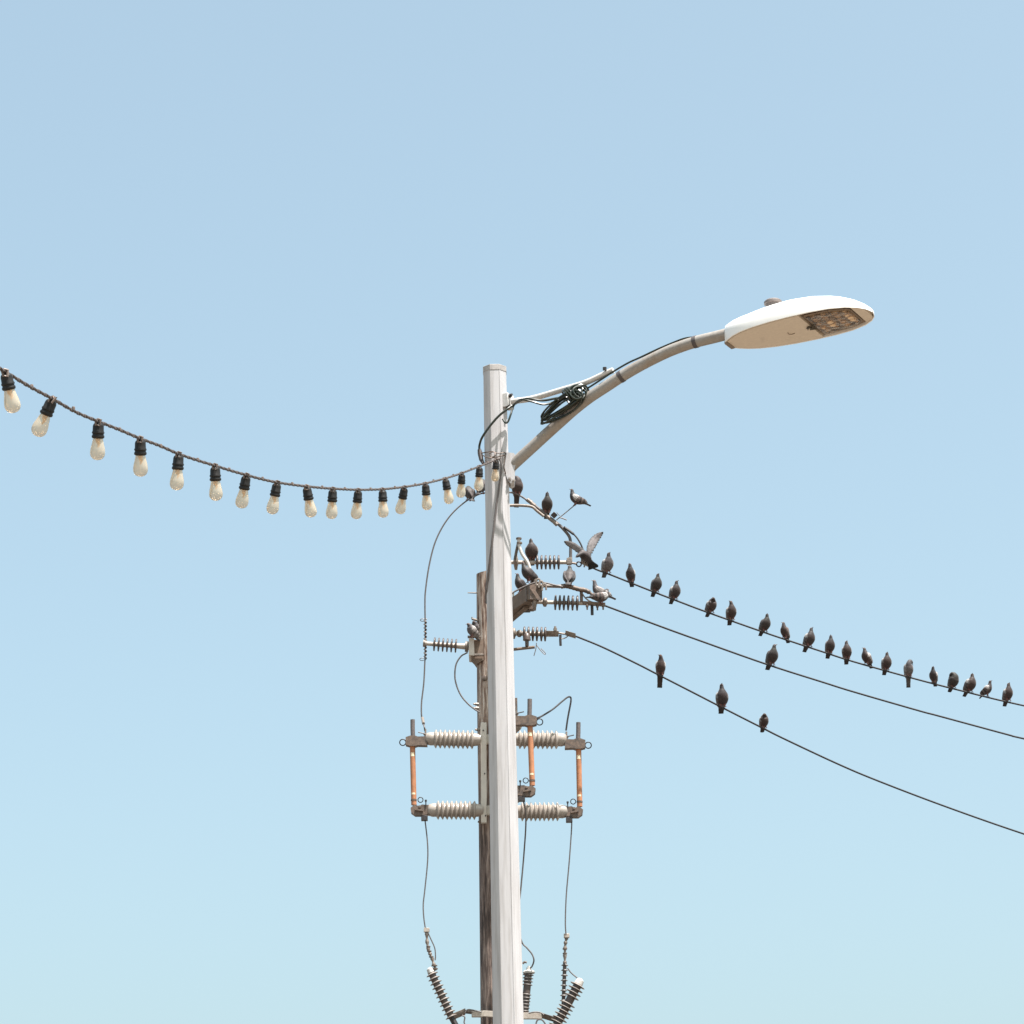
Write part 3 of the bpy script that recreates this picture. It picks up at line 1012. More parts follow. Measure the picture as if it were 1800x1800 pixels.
def cutout(label, sx, xt, yt, xb, yb, ins_t, ins_b, Y):
    """sx: -1 hardware at the left end, +1 at the right; (xt,yt) top of fuse tube, (xb,yb) its bottom; ins_*: (outer xy, inner xy, inner Y)"""
    root = thing('fuse_cutout', P(ins_b[1][0], ins_b[1][1], Y), label, 'fuse cutout', 'fuse cutouts on the utility pole')
    for key, ins in (('upper_insulator', ins_t), ('lower_insulator', ins_b)):
        porcelain(P(ins[0][0], ins[0][1], Y), P(ins[1][0], ins[1][1], ins[2]), key, root)
    # top contact casting
    y_c = yt - 10
    x_in = ins_t[0][0] + sx * -3
    a, c = P(xt - sx * -11 if False else xt + sx * 11, y_c, Y), P(x_in, y_c + 1, Y)
    hood = MB()
    out = []
    xs = [xt + sx * 12, xt + sx * 3, xt - sx * 5, xt - sx * 9, x_in]
    yu = [y_c - 6.5, y_c - 9.5, y_c - 9.0, y_c - 7.5, y_c - 8.0]
    yl = [y_c + 6.5, y_c + 9.0, y_c + 9.0, y_c + 7.5, y_c + 8.0]
    out = [P(x, y, Y - 8 * MP) for x, y in zip(xs, yu)] + [P(x, y, Y - 8 * MP) for x, y in zip(xs[::-1], yl[::-1])]
    hood.prism(out, (0, 16 * MP, 0)).build('top_contact', M['bronze'], root, 25)
    MB().tube([P(xt - .8 * sx, y_c - 8, Y), P(xt - .4 * sx, y_c - 22, Y), P(xt - sx * .3, y_c - 37, Y)], 3.9 * MP, 14).build('contact_stub', M['stub'], root)
    ring_at(P(xt + sx * 17, y_c + 3, Y), 5.4 * MP, .95 * MP, 'pull_ring', M['black_metal'], root)
    # terminal on top
    xk = ins_t[0][0] - sx * 0 + (-sx) * 0
    MB().lathe(P(xk, yt - 12, Y), (0, 0, 1), [(0, 3.4 * MP), (5 * MP, 3.4 * MP), (5 * MP, 2 * MP), (8 * MP, 2 * MP), (8 * MP, 3.6 * MP), (11 * MP, 3.6 * MP), (11 * MP, 1.6 * MP), (19 * MP, 1.6 * MP)], 8).build('terminal', M['galv'], root)
    MB().tube([P(xk + sx * 13, yt - 25 + 0, Y - .03), P(xk, yt - 22, Y - .03)], 1.0 * MP, 6).build('lever', M['black_metal'], root)
    # fuse tube
    tb, te = P(xt, yt - 3, Y), P(xb, yb + 3, Y)
    MB().tube([tb, (tb + te) / 2, te], 4.7 * MP, 16).build('fuse_tube', M['fuse'], root)
    for (t, hh) in ((.17, 3.4), (.82, 1.7)):
        c = tb + (te - tb) * t
        dd = (te - tb).normalized()
        x, y = perp(dd)
        nn = 9
        arc = []
        for j in (-1, 1):
            arc.append([c + dd * (j * hh * MP) + (Vector((-cos(q), -sin(q), 0)) * 4.85 * MP) for q in [R(45 + 80 * k / (nn - 1)) for k in range(nn)]])
        mb = MB()
        o = 0
        mb.v = arc[0] + arc[1]
        mb.f = [(k, k + 1, nn + k + 1, nn + k) for k in range(nn - 1)]
        mb.build('sticker', M['sticker'], root)
    dd = (te - tb).normalized()
    MB().lathe(te - dd * .06, dd, [(0, 4.9 * MP), (.0, 5.2 * MP), (.018, 5.2 * MP), (.018, 4.9 * MP)], 14).build('tube_ferrule', M['bronze'], root)
    # hinge casting at the bottom
    yh = yb + 10
    x_in = ins_b[0][0] - sx * 3
    xs = [xb + sx * 5, xb + sx * 6, xb - sx * 1, xb - sx * 9, xb - sx * 14, x_in, x_in, xb - sx * 12, xb - sx * 2]
    ys = [yh + 6, yh - 2, yh - 8, yh - 5, yh - 8, yh - 7, yh + 9, yh + 11, yh + 11]
    MB().prism([P(x, y, Y - 7 * MP) for x, y in zip(xs, ys)], (0, 14 * MP, 0)).build('hinge', M['bronze'], root, 25)
    a, c = P(xb - sx * 2, yh + 1, Y - 8.5 * MP), P(xb - sx * 16, yh + 3, Y - 8.5 * MP)
    MB().box((a + c) / 2, (c - a) / 2, Vector((0, 2 * MP, 0)), Vector((0, 0, 1.4 * MP))).build('hinge_rib', M['bronze'], root)
    MB().box(P(xb - sx * 10, yh - 4, Y - 8.3 * MP), Vector((2 * MP, 0, 0)), Vector((0, 2 * MP, 0)), Vector((0, 0, 2 * MP))).build('hinge_rib', M['bronze'], root)
    ring_at(P(xb - sx * 11.5, yb - 6, Y - .02), 4.4 * MP, .8 * MP, 'pull_ring', M['black_metal'], root)
    MB().lathe(P(xb - sx * 21, yb + 6, Y - .05), (0, 0, 1), [(0, 1 * MP), (9 * MP, 1 * MP), (9 * MP, 1.9 * MP), (12 * MP, 1.9 * MP)], 8).build('hinge_pin', M['black_metal'], root)
    MB().box(P(xb - sx * 18.5, yh + 16.5, Y - .02), Vector((5.6 * MP, 0, 0)), Vector((0, 5 * MP, 0)), Vector((0, 0, 4.2 * MP))).build('lower_terminal', M['black_metal'], root)
    return root


cutout('left fuse cutout with orange tube and grey ribbed insulators', -1, 725, 1312, 727.6, 1412,
       ((748, 1298.5), (846, 1300.5), YM), ((752, 1424), (850, 1424.5), YM), YM)
cutout('rightmost fuse cutout, its orange tube farthest right of the pole', 1, 1017, 1317, 1019, 1415,
       ((996, 1300.5), (898, 1300), YM), ((998, 1426.5), (902, 1427), YM), YM)
# third one points towards the street
YT = YP - .8
cutout('middle fuse cutout, its orange tube close beside the lamp pole', 1, 931.5, 1276, 935.6, 1378,
       ((908, 1266), (876, 1296), YP - .2), ((908, 1390), (878, 1422), YP - .2), YT)
cbk = MB().box(P(907, 1240, YP - .1), Vector((2.5 * MP, 0, 0)), Vector((0, .02, 0)), Vector((0, 0, 13 * MP))).build('side_post', M['bronze'], up_)


# ------------------------------------------------------------------ surge arresters
def arrester(label, pa, pb, Y, n, r_s, r_c, cap_px, shed_mat, waist=None, group='surge arresters on the utility pole', r_end=None):
    p0, p1 = P(*pa, Y), P(*pb, Y)
    d = p1 - p0
    L = d.length
    root = thing('surge_arrester', p1, label, 'surge arrester', group)
    d.normalize()
    MB().tube([p0, p0 + d * L / 2, p1], r_c * MP, 14).build('core', M['shed'], root)
    for i in range(n):
        t = (i + .7) / n
        if waist and waist[0] < t < waist[1]:
            continue
        r_ = r_s if r_end is None else r_s + (r_end - r_s) * t
        MB().lathe(p0 + d * (L * t), d, [(-1.7 * MP, r_c * MP), (-.8 * MP, r_ * .62 * MP), (.5 * MP, r_ * .97 * MP), (1.0 * MP, r_ * MP), (1.2 * MP, r_ * .9 * MP), (1.2 * MP, r_c * MP)], 20).build('shed', shed_mat, root, 50)
    if cap_px:
        MB().lathe(p0 - d * (cap_px * .7 * MP), d, [(0, r_c * .45 * MP), (cap_px * .25 * MP, r_c * .9 * MP), (cap_px * MP, r_c * 1.08 * MP), (cap_px * 1.15 * MP, r_c * .6 * MP)], 16).build('end_cap', M['white_pipe'], root)
    return root


YR = YP - .3
arrester('left surge arrester, a leaning stack of thin pale-rimmed discs', (757, 1707), (794, 1789), YR, 11, 10.5, 6.0, 9, M['shed_pale'])
arrester('surge arrester standing upright right beside the lamp pole, white cap', (929, 1709), (922, 1784), YR + .1, 13, 9.6, 6.3, 0, M['shed_grey'], waist=(.36, .5), r_end=7.5)
a_ = arrester('thickest surge arrester at lower right, leaning with white tip', (1018, 1727), (973, 1812), YR, 13, 13.5, 7.2, 10, M['shed_pale'], waist=(.30, .40))
arrester('slim upright surge arrester below the rightmost fuse cutout', (993, 1690), (990, 1770), YR + .16, 9, 6.0, 3.2, 0, M['shed_grey'])
cpx = P(929.7, 1708, YR + .1)
for o in [o for o in bpy.data.objects if o.get('label', '').startswith('surge arrester standing')]:
    MB().lathe(cpx - Vector((0, 0, .02)), (0, 0, 1), [(0, 9.5 * MP), (2.5 * MP, 10.4 * MP), (5 * MP, 8 * MP), (6 * MP, 4.4 * MP), (10 * MP, 4.2 * MP), (10 * MP, 2.0 * MP), (13 * MP, 2 * MP)], 18).build('end_cap', M['white_pipe'], o)
    MB().tube(pxs([(919, 1694), (922, 1691), (926, 1692)], YR + .1), 1.8 * MP, 7).build('terminal', M['bronze'], o)
    MB().tube([P(925, 1780, YR + .1), P(920, 1788, YP - .25)], 3 * MP, 8).build('foot', M['galv'], o)
# arms that hold the leaning arresters
for o in [o for o in bpy.data.objects if o.get('label', '').startswith('left surge')]:
    a, c = P(792, 1789, YR), P(818, 1778, YP - .27)
    MB().box((a + c) / 2, (c - a) / 2, Vector((0, .03, 0)), UP * 5 * MP).build('support_arm', M['galv'], o)
    MB().tube([P(815, 1778, YP - .27), P(834, 1780, YP - .26)], 3.2 * MP, 8).build('support_pin', M['bronze'], o)
    MB().tube([P(794, 1789, YR), P(803, 1806, YR)], 5 * MP, 8).build('isolator', M['black_metal'], o)
for o in [o for o in bpy.data.objects if o.get('label', '').startswith('thickest surge')]:
    a, c = P(952, 1785, YP - .25), P(978, 1793, YR)
    MB().box((a + c) / 2, (c - a) / 2, Vector((0, .03, 0)), UP * 4 * MP).build('support_arm', M['bronze'], o)


# ------------------------------------------------------------------ wires
def wire_thing(name, label, pts, Y, r, material=None, sub=6, cat='wire', group=None):
    c = pxs(pts, Y, sub)
    t = thing(name, c[len(c) // 2], label, cat, group)
    MB().tube(c, r * MP, 8).build('conductor', material or M['wire'], t)
    return t


W1 = [(1030, 991), (1047, 1000.5), (1075, 1011), (1139, 1036.5), (1191.7, 1056.8), (1240, 1075), (1333, 1108), (1383, 1125), (1450, 1147), (1500, 1163), (1600, 1191),
      (1683, 1212.5), (1800, 1240.5), (2000, 1281), (2300, 1325)]
W2 = [(1060, 1063.5), (1067, 1066), (1158, 1100), (1220, 1122.5), (1347, 1167.5), (1448, 1199.7), (1500, 1216), (1616, 1249.5), (1650, 1258.5), (1770, 1291), (1800, 1298.5), (2000, 1343), (2300, 1395)]
W3 = [(1008, 1117), (1020, 1121.5), (1060, 1138), (1120, 1167), (1156, 1185.5), (1219.5, 1218), (1263, 1240.4), (1338, 1278.5), (1380, 1299.5), (1473, 1343), (1543, 1372.5),
      (1660, 1417), (1800, 1466), (2000, 1530), (2300, 1610)]
YW1 = lambda x: YP + (x - 1030) * .0032
YW2 = lambda x: YP - .9 + (x - 1030) * .0032
YW3 = lambda x: YP + (x - 1010) * .0030
G_W = 'power lines running off to the right'
wire_thing('power_line', 'topmost power line, crowded with a row of pigeons', W1, YW1, 1.75, group=G_W)
wire_thing('power_line', 'middle power line carrying a single pigeon', W2, YW2, 1.75, group=G_W)
wire_thing('power_line', 'lowest power line carrying three spaced pigeons', W3, YW3, 1.75, group=G_W)

# top jumper: from the first dead end over the pole top and down the left side
J1 = [(1003, 986), (1003, 973), (1003, 956), (1001, 944), (993, 933), (981, 921), (965, 909), (949, 896), (933, 884), (914.7, 871.5), (902.7, 866.7), (894, 865.3), (880, 864.5),
      (866, 864.5), (852, 866.5), (840, 869.7), (818, 882), (795.6, 901.7), (777.5, 926.7), (763.6, 957), (754, 996), (748, 1038), (747, 1062), (747.5, 1100), (747.5, 1131)]
t = thing('jumper_wire', P(866, 865, YP), 'long jumper wire arching over the wooden pole and down its left side', 'wire')
c = pxs(J1, YP, 6)
rad = []
for q in c:
    xq = (q - CAM).dot(RT) / (q - CAM).dot(FW) * F + 900
    rad.append((2.8 if xq > 925 else 1.7 if xq > 880 else 1.35) * MP)
MB().tube(c, rad, 10).build('conductor', M['lead'], t)
for (x, y, dx, dy) in ((931, 881, 4, 3), (937, 886.5, 3.5, 2.8), (966, 911, 6, 5), (975.5, 919, 4, 4), (1002.5, 985, .2, 5)):
    a, bq = P(x - dx, y - dy, YP), P(x + dx, y + dy, YP)
    MB().tube([a, bq], 3.6 * MP, 8).build('splice', M['galv'], t)
MB().box(P(974, 905.5, YP - .02), (RT + UP).normalized() * 4.6 * MP, (RT - UP).normalized() * 4.6 * MP, FW * 4 * MP).build('clamp_block', M['black_metal'], t)
MB().tube(pxs([(894, 888.5), (915, 888.5), (934.7, 890.7), (944, 898), (956, 907.5)], YP - .03), 2.6 * MP, 10).build('branch_bar', M['galv'], t)
MB().tube(pxs([(868, 889), (894, 888.5)], YP - .03), 2.6 * MP, 10).build('branch_bar', M['galv'], t)
MB().tube(pxs([(991, 926.7), (1002.7, 934.7), (1012, 942.7), (1020, 954.7), (1024.7, 966.7), (1026.5, 977), (1027, 988)], YP - .03),
          [2.4 * MP] * 10 + [1.5 * MP] * 27, 8).build('branch_wire', M['wire'], t)
MB().tube(pxs([(978, 914), (992, 903), (1009, 889), (1013, 886.5)], YP - .04), .95 * MP, 6).build('stray_end', M['lead'], t)
MB().tube(pxs([(984, 909.5), (990, 911.5), (996, 914)], YP - .06), 1.1 * MP, 6).build('stray_end', M['lead'], t)
MB().tube(pxs([(978.7, 901), (984, 907)], YP - .05), .6 * MP, 6).build('stray_end', M['lead'], t)

# twisted ties on the left riser
t = thing('riser_wire', P(742, 1250, YP), 'thin vertical wire from the left post insulator down to the left fuse cutout', 'wire')
MB().tube(pxs([(747.5, 1131), (747, 1158), (745, 1200), (741, 1235), (741, 1258), (743, 1268), (745.5, 1276, YM), (747, 1285, YM)], YP), 1.3 * MP, 8).build('conductor', M['lead'], t)
tw = []
for k in range(90):
    y = 1088 + k * .8
    q = P(747.5, y, YP)
    tw.append(q + Vector((cos(k * .8), sin(k * .8), 0)) * 2.3 * MP)
MB().tube(tw, .95 * MP, 6).build('twist_tie', M['tie'], t)
for (x, y) in ((743, 1090), (742, 1159)):
    cc = P(x, y, YP)
    MB().tube([cc + RT * (4.2 * MP * cos(q * pi / 8)) + UP * (2.2 * MP * sin(q * pi / 8)) for q in range(2, 15)], .6 * MP, 6).build('tie_loop', M['tie'], t)
MB().tube([P(742.5, 1262, YP), P(744.5, 1272, YM + .05)], 2.6 * MP, 8).build('lug', M['galv'], t)

wire_thing('jumper_wire', 'small wire loop bulging left from the wooden pole above the cutouts',
           [(822, 1147), (818, 1149), (810, 1154), (802, 1167), (799.5, 1185.5), (802, 1203), (810, 1222), (822, 1236.7), (834, 1246.5), (843, 1252)], YP - .12, 1.35, M['lead'])
wire_thing('jumper_wire', 'arched dark wire joining the middle and rightmost fuse cutouts',
           [(940, 1264, YT), (952, 1259, YT + .1), (972, 1246.5, YT + .3), (988, 1233, YT + .45), (998, 1225.5, YT + .5), (1003, 1226, YM), (1003.5, 1233, YM), (1000, 1252, YM), (997.5, 1266, YM), (995, 1284, YM)], YT, 1.6, M['wire'])
wire_thing('jumper_wire', 'thin wire curving over the timber stub beside the lamp pole',
           [(896, 1048), (903, 1041), (918, 1033), (932, 1027), (945, 1023.5), (960, 1025), (975, 1028.5), (989, 1031.5)], YP - 1.05, 1.5, M['lead'])
t = thing('splice_bar', P(1000, 1032, YP - .9), 'thick lumpy splice bar above the middle brown-disc insulator', 'splice')
MB().tube(pxs([(944, 1029.5), (958, 1030), (975, 1030.5), (992, 1031)], YP - 1.0), 2.9 * MP, 10).build('bar', M['galv'], t)
MB().tube(pxs([(986, 1031), (995, 1030), (1006, 1032.5), (1018, 1036), (1028, 1037.5), (1037, 1042), (1045, 1049)], YP - .95), [3.8 * MP, 4.3 * MP, 4 * MP] * 10 + [2.6 * MP] * 7, 10).build('splice_sleeve', M['bronze'], t)
for (x, y) in ((945, 1020), (950, 1024), (956, 1029)):
    MB().tube(pxs([(x - 3, y + 9), (x - 2, y), (x + 3, y - 2), (x + 4, y + 8)], YP - 1.1), 1.7 * MP, 7).build('eye_bolt', M['galv'], t)
MB().tube(pxs([(1036, 1041), (1044, 1049), (1041, 1046), (1048, 1040)], YP - .95, 3), 1.1 * MP, 6).build('stray_end', M['lead'], t)

# leads to the arresters
G_D = 'leads from the fuse cutouts down to the arresters'
wire_thing('drop_lead', 'thin wavy lead from left fuse cutout down to left arrester',
           [(746.5, 1438), (747.6, 1446), (751.6, 1483), (751.6, 1515), (746.7, 1565), (744, 1590), (745, 1613), (748, 1634)], YM, 1.12, M['lead'], group=G_D)
wire_thing('drop_lead', 'thin lead hanging straight below the rightmost fuse cutout',
           [(1002, 1438), (1005, 1448), (1001, 1510), (995.6, 1572), (993.8, 1620), (995, 1644)], YM, 1.12, M['lead'], group=G_D)
wire_thing('drop_lead', 'thin lead slipping behind the lamp pole below the middle fuse cutout',
           [(919, 1400, YT), (924.4, 1440, YT + .1), (921, 1501, YP - .5), (915.6, 1561.5, YP - .45), (910, 1620, YP - .4), (917, 1655, YR), (926, 1666, YR), (935, 1677, YR), (938.5, 1688, YR), (935, 1699, YR + .05), (931, 1702, YR + .1)], YT, 1.3, M['lead'], group=G_D)


def hotline(label, pts, knobs, Y):
    t = thing('lead_clamp', P(*pts[-1], Y), label, 'clamp', 'clamps on the arrester leads')
    c = pxs(pts, Y, 5)
    MB().tube(c, [(2.6 + .9 * sin(i * 1.7)) * MP for i in range(len(c))], 8).build('stem', M['galv'], t)
    x, y = pts[0]
    MB().box(P(x, y - 3, Y), Vector((4.8 * MP, 0, 0)), Vector((0, 4 * MP, 0)), Vector((0, 0, 3.4 * MP))).build('clamp_head', M['rod'], t)
    for (kx, ky, r_) in knobs:
        MB().lathe(P(kx, ky, Y) - Vector((0, 0, 1.2 * MP)), (0, 0, 1), [(0, 2 * MP), (.4 * MP, r_ * MP), (2.0 * MP, r_ * MP), (2.4 * MP, 2 * MP)], 12).build('knob', M['bronze'], t)
    return t


t = hotline('knobbly clamp at the top of the left arrester', [(750, 1638), (751, 1657), (754, 1672), (759, 1683), (763, 1697), (766, 1706)],
            [(753, 1664, 3.6), (754.5, 1672, 4), (758, 1682, 4), (763.5, 1697.5, 5), (764.5, 1703, 5)], YR)
MB().tube(pxs([(753, 1641), (757, 1650), (764, 1666), (765.5, 1680), (765, 1688)], YR), 1.0 * MP, 6).build('side_lead', M['lead'], t)
t = hotline('knobbly clamp at the top of the slim right arrester', [(996, 1648), (994, 1658), (993, 1672), (993, 1692)],
            [(996, 1648, 3.6), (993, 1668, 4), (993, 1676, 3.8)], YR + .12)
MB().tube(pxs([(997.7, 1702), (1004, 1710), (1011, 1716), (1016, 1720)], YR + .1), 1.2 * MP, 6).build('side_lead', M['lead'], t)


# ------------------------------------------------------------------ pigeons
PAL = {
    'blue': dict(head=(0.015, 0.010, 0.011), neck=(0.013, 0.009, 0.010), breast=(0.023, 0.013, 0.012), belly=(0.034, 0.024, 0.023), wing=(0.119, 0.086, 0.076), bar=(0.008, 0.006, 0.005), tail=(0.028, 0.020, 0.019), tip=(0.006, 0.005, 0.004), rump=(0.083, 0.061, 0.056)),
    'dark': dict(head=(0.012, 0.009, 0.009), neck=(0.014, 0.012, 0.009), breast=(0.019, 0.012, 0.011), belly=(0.029, 0.020, 0.017), wing=(0.032, 0.022, 0.021), bar=(0.010, 0.006, 0.006), tail=(0.019, 0.013, 0.012), tip=(0.007, 0.006, 0.005), rump=(0.046, 0.032, 0.028)),
    'brown': dict(head=(0.028, 0.016, 0.012), neck=(0.021, 0.011, 0.010), breast=(0.031, 0.016, 0.012), belly=(0.037, 0.021, 0.018), wing=(0.109, 0.069, 0.056), bar=(0.016, 0.008, 0.007), tail=(0.030, 0.018, 0.016), tip=(0.007, 0.005, 0.004), rump=(0.068, 0.046, 0.037)),
    'pale': dict(head=(0.048, 0.040, 0.042), neck=(0.037, 0.032, 0.035), breast=(0.074, 0.058, 0.058), belly=(0.100, 0.086, 0.084), wing=(0.226, 0.202, 0.191), bar=(0.039, 0.032, 0.032), tail=(0.074, 0.065, 0.064), tip=(0.017, 0.014, 0.014), rump=(0.217, 0.197, 0.191)),
}


def mixc(a, b, t):
    t = min(max(t, 0), 1)
    return tuple(x + (y - x) * t for x, y in zip(a, b))


STAND = [(-.122, -.010, .0195, .0045, 'tip'), (-.098, .014, .0205, .006, 'tail'), (-.076, .036, .022, .013, 'tail'), (-.056, .060, .037, .030, 'rump'), (-.022, .088, .056, .050, 'belly'),
         (.006, .118, .0625, .055, 'belly'), (.024, .148, .056, .047, 'breast'), (.033, .177, .038, .035, 'neck'), (.037, .203, .0225, .023, 'neck'), (.041, .226, .0180, .0200, 'head'), (.054, .235, .0105, .0115, 'head')]
LEVEL = [(-.205, .062, .021, .0045, 'tip'), (-.160, .072, .022, .006, 'tail'), (-.118, .080, .024, .014, 'tail'), (-.090, .086, .038, .032, 'rump'), (-.045, .093, .056, .050, 'belly'),
         (-.004, .103, .061, .056, 'belly'), (.034, .122, .053, .049, 'breast'), (.056, .152, .036, .035, 'neck'), (.066, .180, .023, .023, 'neck'), (.075, .202, .0180, .0200, 'head'), (.089, .207, .0105, .0115, 'head')]
HUNCH = [(-.112, -.010, .0195, .0045, 'tip'), (-.090, .010, .0205, .006, 'tail'), (-.070, .032, .022, .013, 'tail'), (-.054, .056, .038, .030, 'rump'), (-.022, .084, .058, .052, 'belly'),
         (.004, .112, .064, .058, 'belly'), (.020, .140, .060, .052, 'breast'), (.030, .163, .048, .040, 'neck'), (.042, .178, .030, .028, 'neck'), (.055, .186, .0190, .0200, 'head'), (.068, .186, .0105, .0115, 'head')]
TAILDN = [(-.085, -.105, .0205, .0045, 'tip'), (-.070, -.050, .0205, .006, 'tail'), (-.052, .004, .022, .013, 'tail'), (-.042, .040, .036, .030, 'rump'), (-.020, .080, .055, .048, 'belly'),
          (.000, .118, .0605, .053, 'belly'), (.012, .152, .053, .045, 'breast'), (.020, .182, .036, .034, 'neck'), (.028, .207, .0225, .023, 'neck'), (.036, .228, .0180, .0200, 'head'), (.050, .233, .0105, .0115, 'head')]
POSES = {'stand': STAND, 'level': LEVEL, 'hunch': HUNCH, 'taildn': TAILDN}


def loft(nodes, sub=4, n=16):
    """nodes: (Vector centre, half width, half height, side vector, colour fn)"""
    ctr = spline([q[0] for q in nodes], sub)
    rad = spline([Vector((q[1], q[2], 0)) for q in nodes], sub)
    vs_, rings = [], []
    m = len(ctr)
    for i in range(m):
        T = (ctr[min(i + 1, m - 1)] - ctr[max(i - 1, 0)]).normalized()
        sx = Vector((1, 0, 0))
        sx = (sx - T * sx.dot(T)).normalized()
        sy = T.cross(sx)
        rings.append([ctr[i] + sx * (rad[i].x * cos(2 * pi * k / n)) + sy * (rad[i].y * sin(2 * pi * k / n)) for k in range(n)])
    return rings, ctr


def pigeon_source(pose, pal, head_yaw=0.0, neck=1.0, fat=1.0, preen=0.0, wings=True, legs=True, rng=None):
    sunlit_patch = rng.random() < .5 and pal != 'dark'
    pal = PAL[pal]
    nodes = []
    base = POSES[pose]
    nb = Vector((0, -base[7][0], base[7][1]))
    for i, (f, z, wr, hr, tg) in enumerate(base):
        c = Vector((0, -f, z - .021))
        if i < 3:
            wr *= 1.38
        if i >= 8:
            c = nb + (c - nb) * neck
            k = (i - 7) / 3
            hy = head_yaw * min(k, 1)
            off = (c - nb) * 1.0
            c = nb + Matrix.Rotation(hy, 3, 'Z') @ off
            if preen:
                # head curled round to the shoulder
                q = (i - 7)
                c = nb + [None, Vector((preen * .020, .004, .012)), Vector((preen * .044, .018, .004)), Vector((preen * .056, .026, -.016))][q]
        nodes.append((c, wr * (fat * 1.07 if 2 < i < 8 else 1.08), hr * (fat * 1.05 if 2 < i < 8 else 1.05), tg))
    mb = MB()
    cols = []
    rings, ctr = loft([(q[0], q[1], q[2]) for q in nodes], 4, 16)
    mb.rings(rings)
    m = len(rings)
    for i in range(m):
        t = i / 4
        a, b2 = nodes[min(int(t), len(nodes) - 1)][3], nodes[min(int(t) + 1, len(nodes) - 1)][3]
        cc = mixc(pal[a], pal[b2], t - int(t))
        for k in range(16):
            j = rng.uniform(.93, 1.07)
            cols.append(tuple(x * j for x in cc))
    if wings:
        sp = [q[0] for q in nodes]
        for s in (-1, 1):
            wn = [(sp[7] + Vector((s * .034 * fat, .012, -.012)), .012, .016), (sp[6] + Vector((s * .047 * fat, .018, 0)), .014, .032), (sp[5] + Vector((s * .050 * fat, .020, .0)), .013, .038),
                  (sp[4] + Vector((s * .045 * fat, .022, .005)), .011, .034), (sp[3] + Vector((s * .034, .024, .008)), .009, .026), (sp[2] + Vector((s * .020, .014, .010)), .007, .018), ((sp[1] + sp[2]) / 2 + Vector((s * .012, .012, .012)), .005, .010)]
            rg, _ = loft(wn, 4, 12)
            mb.rings(rg)
            for i in range(len(rg)):
                t = i / (len(rg) - 1)
                cc = pal['wing']
                if t < .26 and sunlit_patch:
                    cc = (.42, .40, .385)  # sunlight on the shoulder coverts, painted into the plumage colour
                if .40 < t < .48 or .57 < t < .66:
                    cc = pal['bar']
                if t > .72:
                    cc = mixc(pal['wing'], pal['tip'], (t - .72) / .12)
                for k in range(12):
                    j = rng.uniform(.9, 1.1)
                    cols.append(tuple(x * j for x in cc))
    if legs:
        for s in (-1, 1):
            for pts, r in (([Vector((s * .022, .004, .050)), Vector((s * .022, 0, .022)), Vector((s * .022, -.002, .004))], [.016, .008, .0045]),
                           ([Vector((s * .022, .014, -.002)), Vector((s * .022, .0, .006)), Vector((s * .022, -.022, .000))], [.0042, .005, .0042]),
                           ([Vector((s * .022, .0, .005)), Vector((s * .010, -.018, .001))], [.0042, .004]),
                           ([Vector((s * .022, .0, .005)), Vector((s * .034, -.018, .001))], [.0042, .004])):
                n0_ = len(mb.v)
                mb.tube(pts, r, 8)
                cols += [(.14, .055, .048)] * (len(mb.v) - n0_)
    hd = nodes[-1][0]
    hb = nodes[-2][0]
    return mb, cols, hb, hd


PENDING = []


def pigeon(px, py, Y, yaw, label, pose='stand', pal='blue', scale=.95, head=0.0, neck=1.0, fat=1.0, preen=0.0, pitch=0.0, lift=0.0, seed=None):
    rng = random.Random(seed if seed is not None else int(px * 31 + py))
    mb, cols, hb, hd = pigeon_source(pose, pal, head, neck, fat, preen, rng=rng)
    me = bpy.data.meshes.new('pigeon_source')
    me.from_pydata(mb.v, [], mb.f)
    src = bpy.data.objects.new('pigeon_source', me)
    COL.objects.link(src)
    rm = src.modifiers.new('remesh', 'REMESH')
    rm.mode = 'VOXEL'
    rm.voxel_size = .0042
    sm = src.modifiers.new('smooth', 'SMOOTH')
    sm.factor = .5
    sm.iterations = 2
    loc = P(px, py, Y) + Vector((0, 0, .002 + lift))
    PENDING.append((src, mb.v, cols, loc, yaw, pitch, scale, label, hb, hd))


